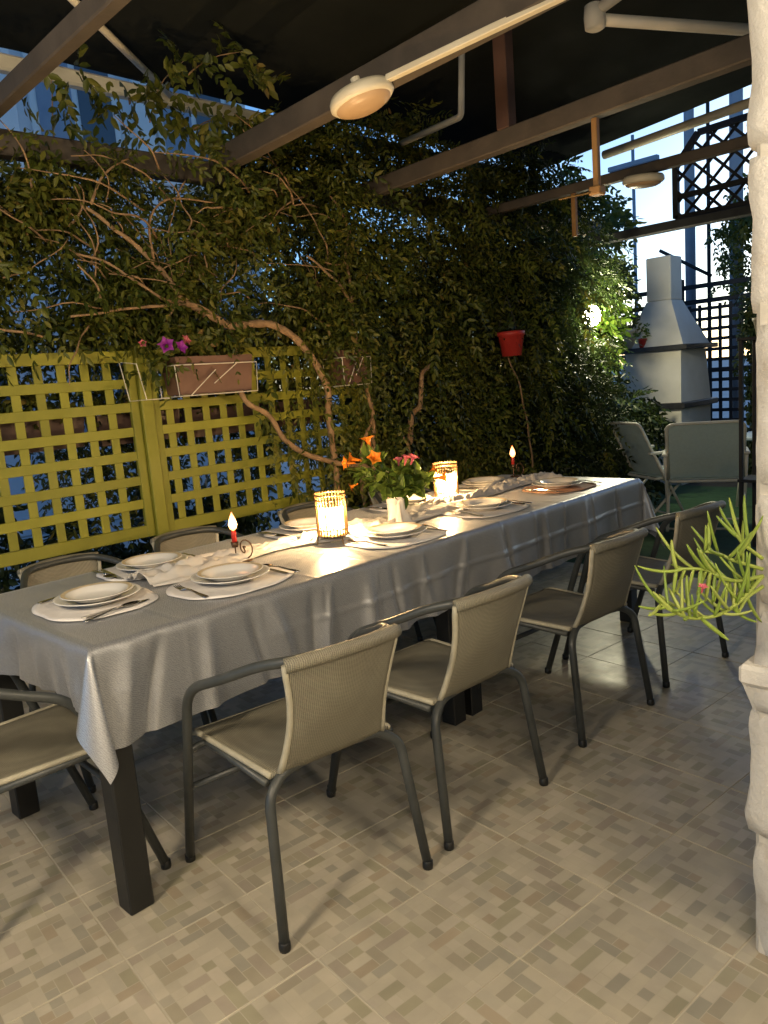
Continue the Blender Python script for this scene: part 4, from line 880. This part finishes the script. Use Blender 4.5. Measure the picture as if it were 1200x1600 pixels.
# ------------------------------------------------------------------ folding chairs and garden table
def folding_chair(loc, rz, label):
    t = thing('folding_chair', label, 'chair', loc, rz, 'white framed folding chairs')
    b = fillet([(.235, .05, .40), (.235, -.17, .86), (-.235, -.17, .86), (-.235, .05, .40)], .06, 6)
    MB().tube(b, .0125, 10).build('back_frame', m_white_frame, t, True)
    MB().tube(fillet([(.22, .34, .42), (.22, -.02, .39), (-.22, -.02, .39), (-.22, .34, .42)], .03), .0115, 10).tube([(.22, .34, .42), (-.22, .34, .42)], .0115, 10).build('seat_frame', m_white_frame, t, True)
    for s in (-1, 1):
        MB().tube([(s*.235, .30, .44), (s*.24, -.16, .012)], .0115, 10).build('leg', m_white_frame, t, True)
        MB().tube([(s*.25, -.05, .60), (s*.245, .26, .012)], .0115, 10).build('leg', m_white_frame, t, True)
        MB().box((s*.25-.02, -.10, .60), (s*.25+.02, .26, .622), .006).build('armrest', m_white_frame, t)
        MB().tube([(s*.245, .20, .60), (s*.23, .10, .42)], .008, 8).build('arm_strut', m_white_frame, t)
    MB().tube([(.24, -.15, .03), (-.24, -.15, .03)], .009, 8).build('cross_bar', m_white_frame, t); MB().tube([(.245, .25, .03), (-.245, .25, .03)], .009, 8).build('cross_bar', m_white_frame, t)
    V = []; F = []
    for dy in (0, .008):
        for j in range(9):
            v = j/8
            for i in range(7): u = i/6*2-1; V.append((u*.225*(1-.03*(j == 8)), lerp(.045, -.165, v)-.02*(1-u*u)*math.sin(math.pi*v)+dy, lerp(.41, .852, v)-(.012*abs(u)**6*(j == 8))))
    K = 63
    for j in range(8):
        for i in range(6): k = j*7+i; F += [(k, k+1, k+8, k+7), (K+k+7, K+k+8, K+k+1, K+k)]
    mesh_obj('back_sling', V, F, m_teal_cloth, t, True)
    MB().box((-.215, -.01, .402), (.215, .335, .412), .003).build('seat_sling', m_teal_cloth, t)
    return t
folding_chair((6.04, 2.52, 0), R(-67), 'white framed folding chair seen from behind beside the pillar').scale = (1.18, 1, 1); folding_chair((6.16, 3.10, 0), R(-122), 'white framed folding chair turned sideways beyond the table end')
ft = thing('garden_table', 'pale blue garden table partly hidden by the right pillar', 'table', (7.35, 2.42, 0))
MB().box((-.35, -.3, .60), (.35, .3, .635), .01).build('tabletop', m_paleblue, ft)
for sx in (-1, 1):
    for sy in (-1, 1): MB().tube([(sx*.30, sy*.24, .0), (sx*.22, sy*.2, .60)], .013, 8).build('leg', m_white_frame, ft, True)

# ------------------------------------------------------------------ masonry barbecue
bb = thing('barbecue', 'cream masonry garden barbecue with a tall square chimney', 'barbecue', (8.30, 3.72, 0)); bb.scale = (1.2, 1.2, 1)
def frustum(x0, x1, y0, y1, z0, X0, X1, Y0, Y1, z1): return MB().add([(x0, y0, z0), (x1, y0, z0), (x1, y1, z0), (x0, y1, z0), (X0, Y0, z1), (X1, Y0, z1), (X1, Y1, z1), (X0, Y1, z1)], [(3, 2, 1, 0), (4, 5, 6, 7)]+[(k, (k+1) % 4, 4+(k+1) % 4, 4+k) for k in range(4)])
MB().box((.0, 0, -.05), (.18, .62, .82), .006).box((.18, 0, -.05), (.66, .16, .82), .006).box((.181, .46, -.05), (.66, .62, .82), .006).build('base', m_bbq, bb)
MB().box((-.05, -.05, .822), (.72, .70, .885), .008).build('worktop', m_slab, bb)
frustum(.0, .66, .0, .66, .887, .08, .62, .03, .58, 1.46).build('firebox', m_bbq, bb)
MB().add([(-.001, .16, .98), (-.001, .50, .98), (.055, .48, 1.36), (.055, .19, 1.36)], [(0, 1, 2, 3)]).xform(Matrix.Translation((.012, 0, 0))).build('firebox_door', m_bbq, bb)
MB().box((.0, -.06, 1.462), (.70, .66, 1.515), .006).build('shelf', m_slab, bb)
frustum(.06, .64, .0, .60, 1.517, .22, .46, .18, .42, 2.02).build('hood', m_bbq, bb)
MB().box((.22, .18, 2.022), (.46, .42, 2.50), .008).build('chimney', m_bbq, bb)
wp = round_pot((8.42, 4.36, 1.516), .085, .22, m_pot_cream, 'cream flower pot on the barbecue shelf'); p = rng.normal(size=(26, 3))*np.array([.07, .07, .09])+np.array([0, 0, .33]); foliage('plant', p, m_leaf, wp, (.08, .15), 3, (.04, .06), .42, (0, 0, .5), .8)
rp2 = round_pot((8.40, 4.20, 1.517), .05, .10, m_pot_red, 'tiny red flower pot on the barbecue shelf'); p = rng.normal(size=(12, 3))*np.array([.04, .04, .05])+np.array([0, 0, .16]); foliage('plant', p, m_leaf_fresh, rp2, (.05, .1), 3, (.03, .05), .42, (0, 0, .5), .8)
# pot with small cypress on a stand near the pillar
st = thing('plant_stand', 'black plant stand in the shade beside the right pillar', 'plant stand', (5.45, 1.86, 0))
for sx in (-1, 1):
    for sy in (-1, 1): MB().box((sx*.12-.012, sy*.12-.012, 0), (sx*.12+.012, sy*.12+.012, 1.44), .002).build('leg', m_blackwood, st)
for z in (.5, 1.44): MB().box((-.14, -.14, z), (.14, .14, z+.02), .002).build('shelf', m_blackwood, st)
cp = round_pot((5.45, 1.86, 1.461), .085, .12, m_pot_cream, 'cream flower pot with a dark pointed shrub beside the pillar')
kc = lambda p: (np.hypot(p[:, 0], p[:, 1]) < .10*(1-(p[:, 2]-.10)/.55)+.015)
foliage('shrub', mass(90, ((-.13, -.13, .10), (.13, .13, .62)), kc, .2), m_leaf_dark, cp, (.05, .09), 3, (.03, .045), .35, (0, 0, .8), .5)

# ------------------------------------------------------------------ far dark lattice fence
ff = thing('far_lattice_fence', 'black wooden lattice fence behind the barbecue', 'fence', (10.6, 0, 0))
for y in np.arange(.4, 6.4, 1.45): MB().box((-.05, y-.05, -.05), (.05, y+.05, 2.42), .005).build('post', m_blackwood, ff)
for z in (.12, 1.18, 2.10, 2.30): MB().box((-.02, .2, z-.03), (.02, 6.0, z+.03), .003).build('rail', m_blackwood, ff)
for y in np.arange(.28, 6.0, .135): MB().box((-.034, y-.022, .0), (-.021, y+.022, 2.05)).build('slat', m_blackwood, ff)
for z in np.arange(.24, 2.05, .135): MB().box((-.048, .2, z-.022), (-.035, 6.0, z+.022)).build('slat', m_blackwood, ff)

# ------------------------------------------------------------------ black trellis screen under the awning end
ts = thing('trellis_screen', 'black diagonal trellis screen against the sky at upper right', 'trellis', (6.5, 0, 0))
POLY = [(2.93, 2.50), (2.93, 2.90), (2.74, 3.12), (.6, 3.18), (.6, 2.50)]
def bar2(y0, z0, y1, z1, w, x0, x1, nm):
    d = Vector((y1-y0, z1-z0)); L = d.length; nrm = Vector((-d.y, d.x))/L*w/2
    V = [(x, y0+s*nrm.x, z0+s*nrm.y) for x in (x0, x1) for s in (-1, 1)] + [(x, y1+s*nrm.x, z1+s*nrm.y) for x in (x0, x1) for s in (-1, 1)]
    mesh_obj(nm, V, [(0, 1, 3, 2), (4, 6, 7, 5), (0, 4, 5, 1), (2, 3, 7, 6), (0, 2, 6, 4), (1, 5, 7, 3)], m_blackwood, ts)
for a, b in zip(POLY, POLY[1:]+POLY[:1]): bar2(*a, *b, .045, -.022, .022, 'frame')
bar2(2.93, 2.665, .6, 2.70, .04, -.018, .018, 'rail')
def clip(p, d):
    lo, hi = -9, 9; n = len(POLY)
    for (ya, za), (yb, zb) in zip(POLY, POLY[1:]+POLY[:1]):
        e = Vector((yb-ya, zb-za)); nn = Vector((e.y, -e.x)); c = Vector(((ya+yb)/2, (za+zb)/2)); ctr = Vector((1.8, 2.8))
        if nn.dot(ctr-c) < 0: nn = -nn
        s = nn.dot(d); q = nn.dot(p-c)
        if abs(s) < 1e-9: continue
        t = -q/s
        if s > 0: lo = max(lo, t)
        else: hi = min(hi, t)
    return lo, hi
for sg in (-1, 1):
    for k in range(-9, 40):
        p = Vector((.4+k*.165, 2.5)); d = Vector((sg, 1)).normalized(); lo, hi = clip(p, d)
        if hi-lo > .06: a = p+d*lo; b = p+d*hi; bar2(a.x, a.y, b.x, b.y, .022, -.012*(sg+1)/2-.001, .012*(1-sg)/2+.001, 'slat')
beam('black beam under the diagonal trellis screen', (6.5, 3.9, 2.455), (6.5, -.9, 2.43), .09, .075, m_blackwood)

# ------------------------------------------------------------------ street background
def pole(x, y, r, h, label, mat=m_pole, arms=0):
    t = thing('utility_pole', label, 'pole', (x, y, -.05), 0, 'poles beyond the garden')
    MB().tube([(0, 0, 0), (0, 0, h)], [r*1.1, r*.9], 14).build('shaft', mat, t, True)
    for k in range(arms): MB().box((-.05, -.45, h-.5-k*.6), (.05, .45, h-.42-k*.6), .01).build('cross_arm', mat, t)
pole(12.0, 5.2, .075, 8, 'pale grey concrete pole left of the trellis screen'); pole(12.0, 4.52, .095, 8, 'thicker grey pole seen through the trellis screen', arms=2); pole(12.0, 4.92, .028, 6.0, 'thin metal pole between the two grey poles', m_blackwood)
pole(13.0, 6.6, .03, 5.2, 'slim lamp pole left of the pale concrete pole', m_pole, 1)
tag(MB().tube([(11.3, 5.35, 2.95), (11.3, 4.6, 2.48)], .025, 8).build('stay_rod', m_blackwood, None, True), 'black diagonal stay rod crossing the poles at right', 'rod')
bd = thing('neighbouring_building', 'pale blue building seen under the awning at upper left', 'building', (0, 9.0, 0))
MB().box((-9, 0, -.05), (6.75, 6, 7.5), .02).build('wall', m_bld, bd)
for x in (1.9, 3.55, 5.2, 6.6): MB().box((x-.12, -.08, -.05), (x+.12, -.002, 7.4), .01).build('pilaster', m_bldtrim, bd)
for z in (3.3, 6.4): MB().box((-9, -.12, z), (6.78, -.003, z+.16), .01).build('string_course', m_bldtrim, bd)
for x in (2.7, 4.35, 5.9):
    for z in (1.0, 4.05):
        f = MB().box((x-.52, -.05, z-.05), (x+.52, -.001, z+1.55), .01).build('window', m_bldtrim, bd)
        for s in (-1, 1): MB().box((x+s*.24-.20, -.062, z+.03), (x+s*.24+.20, -.052, z+1.47)).build('pane', m_pane if s > 0 else m_shutter, f)
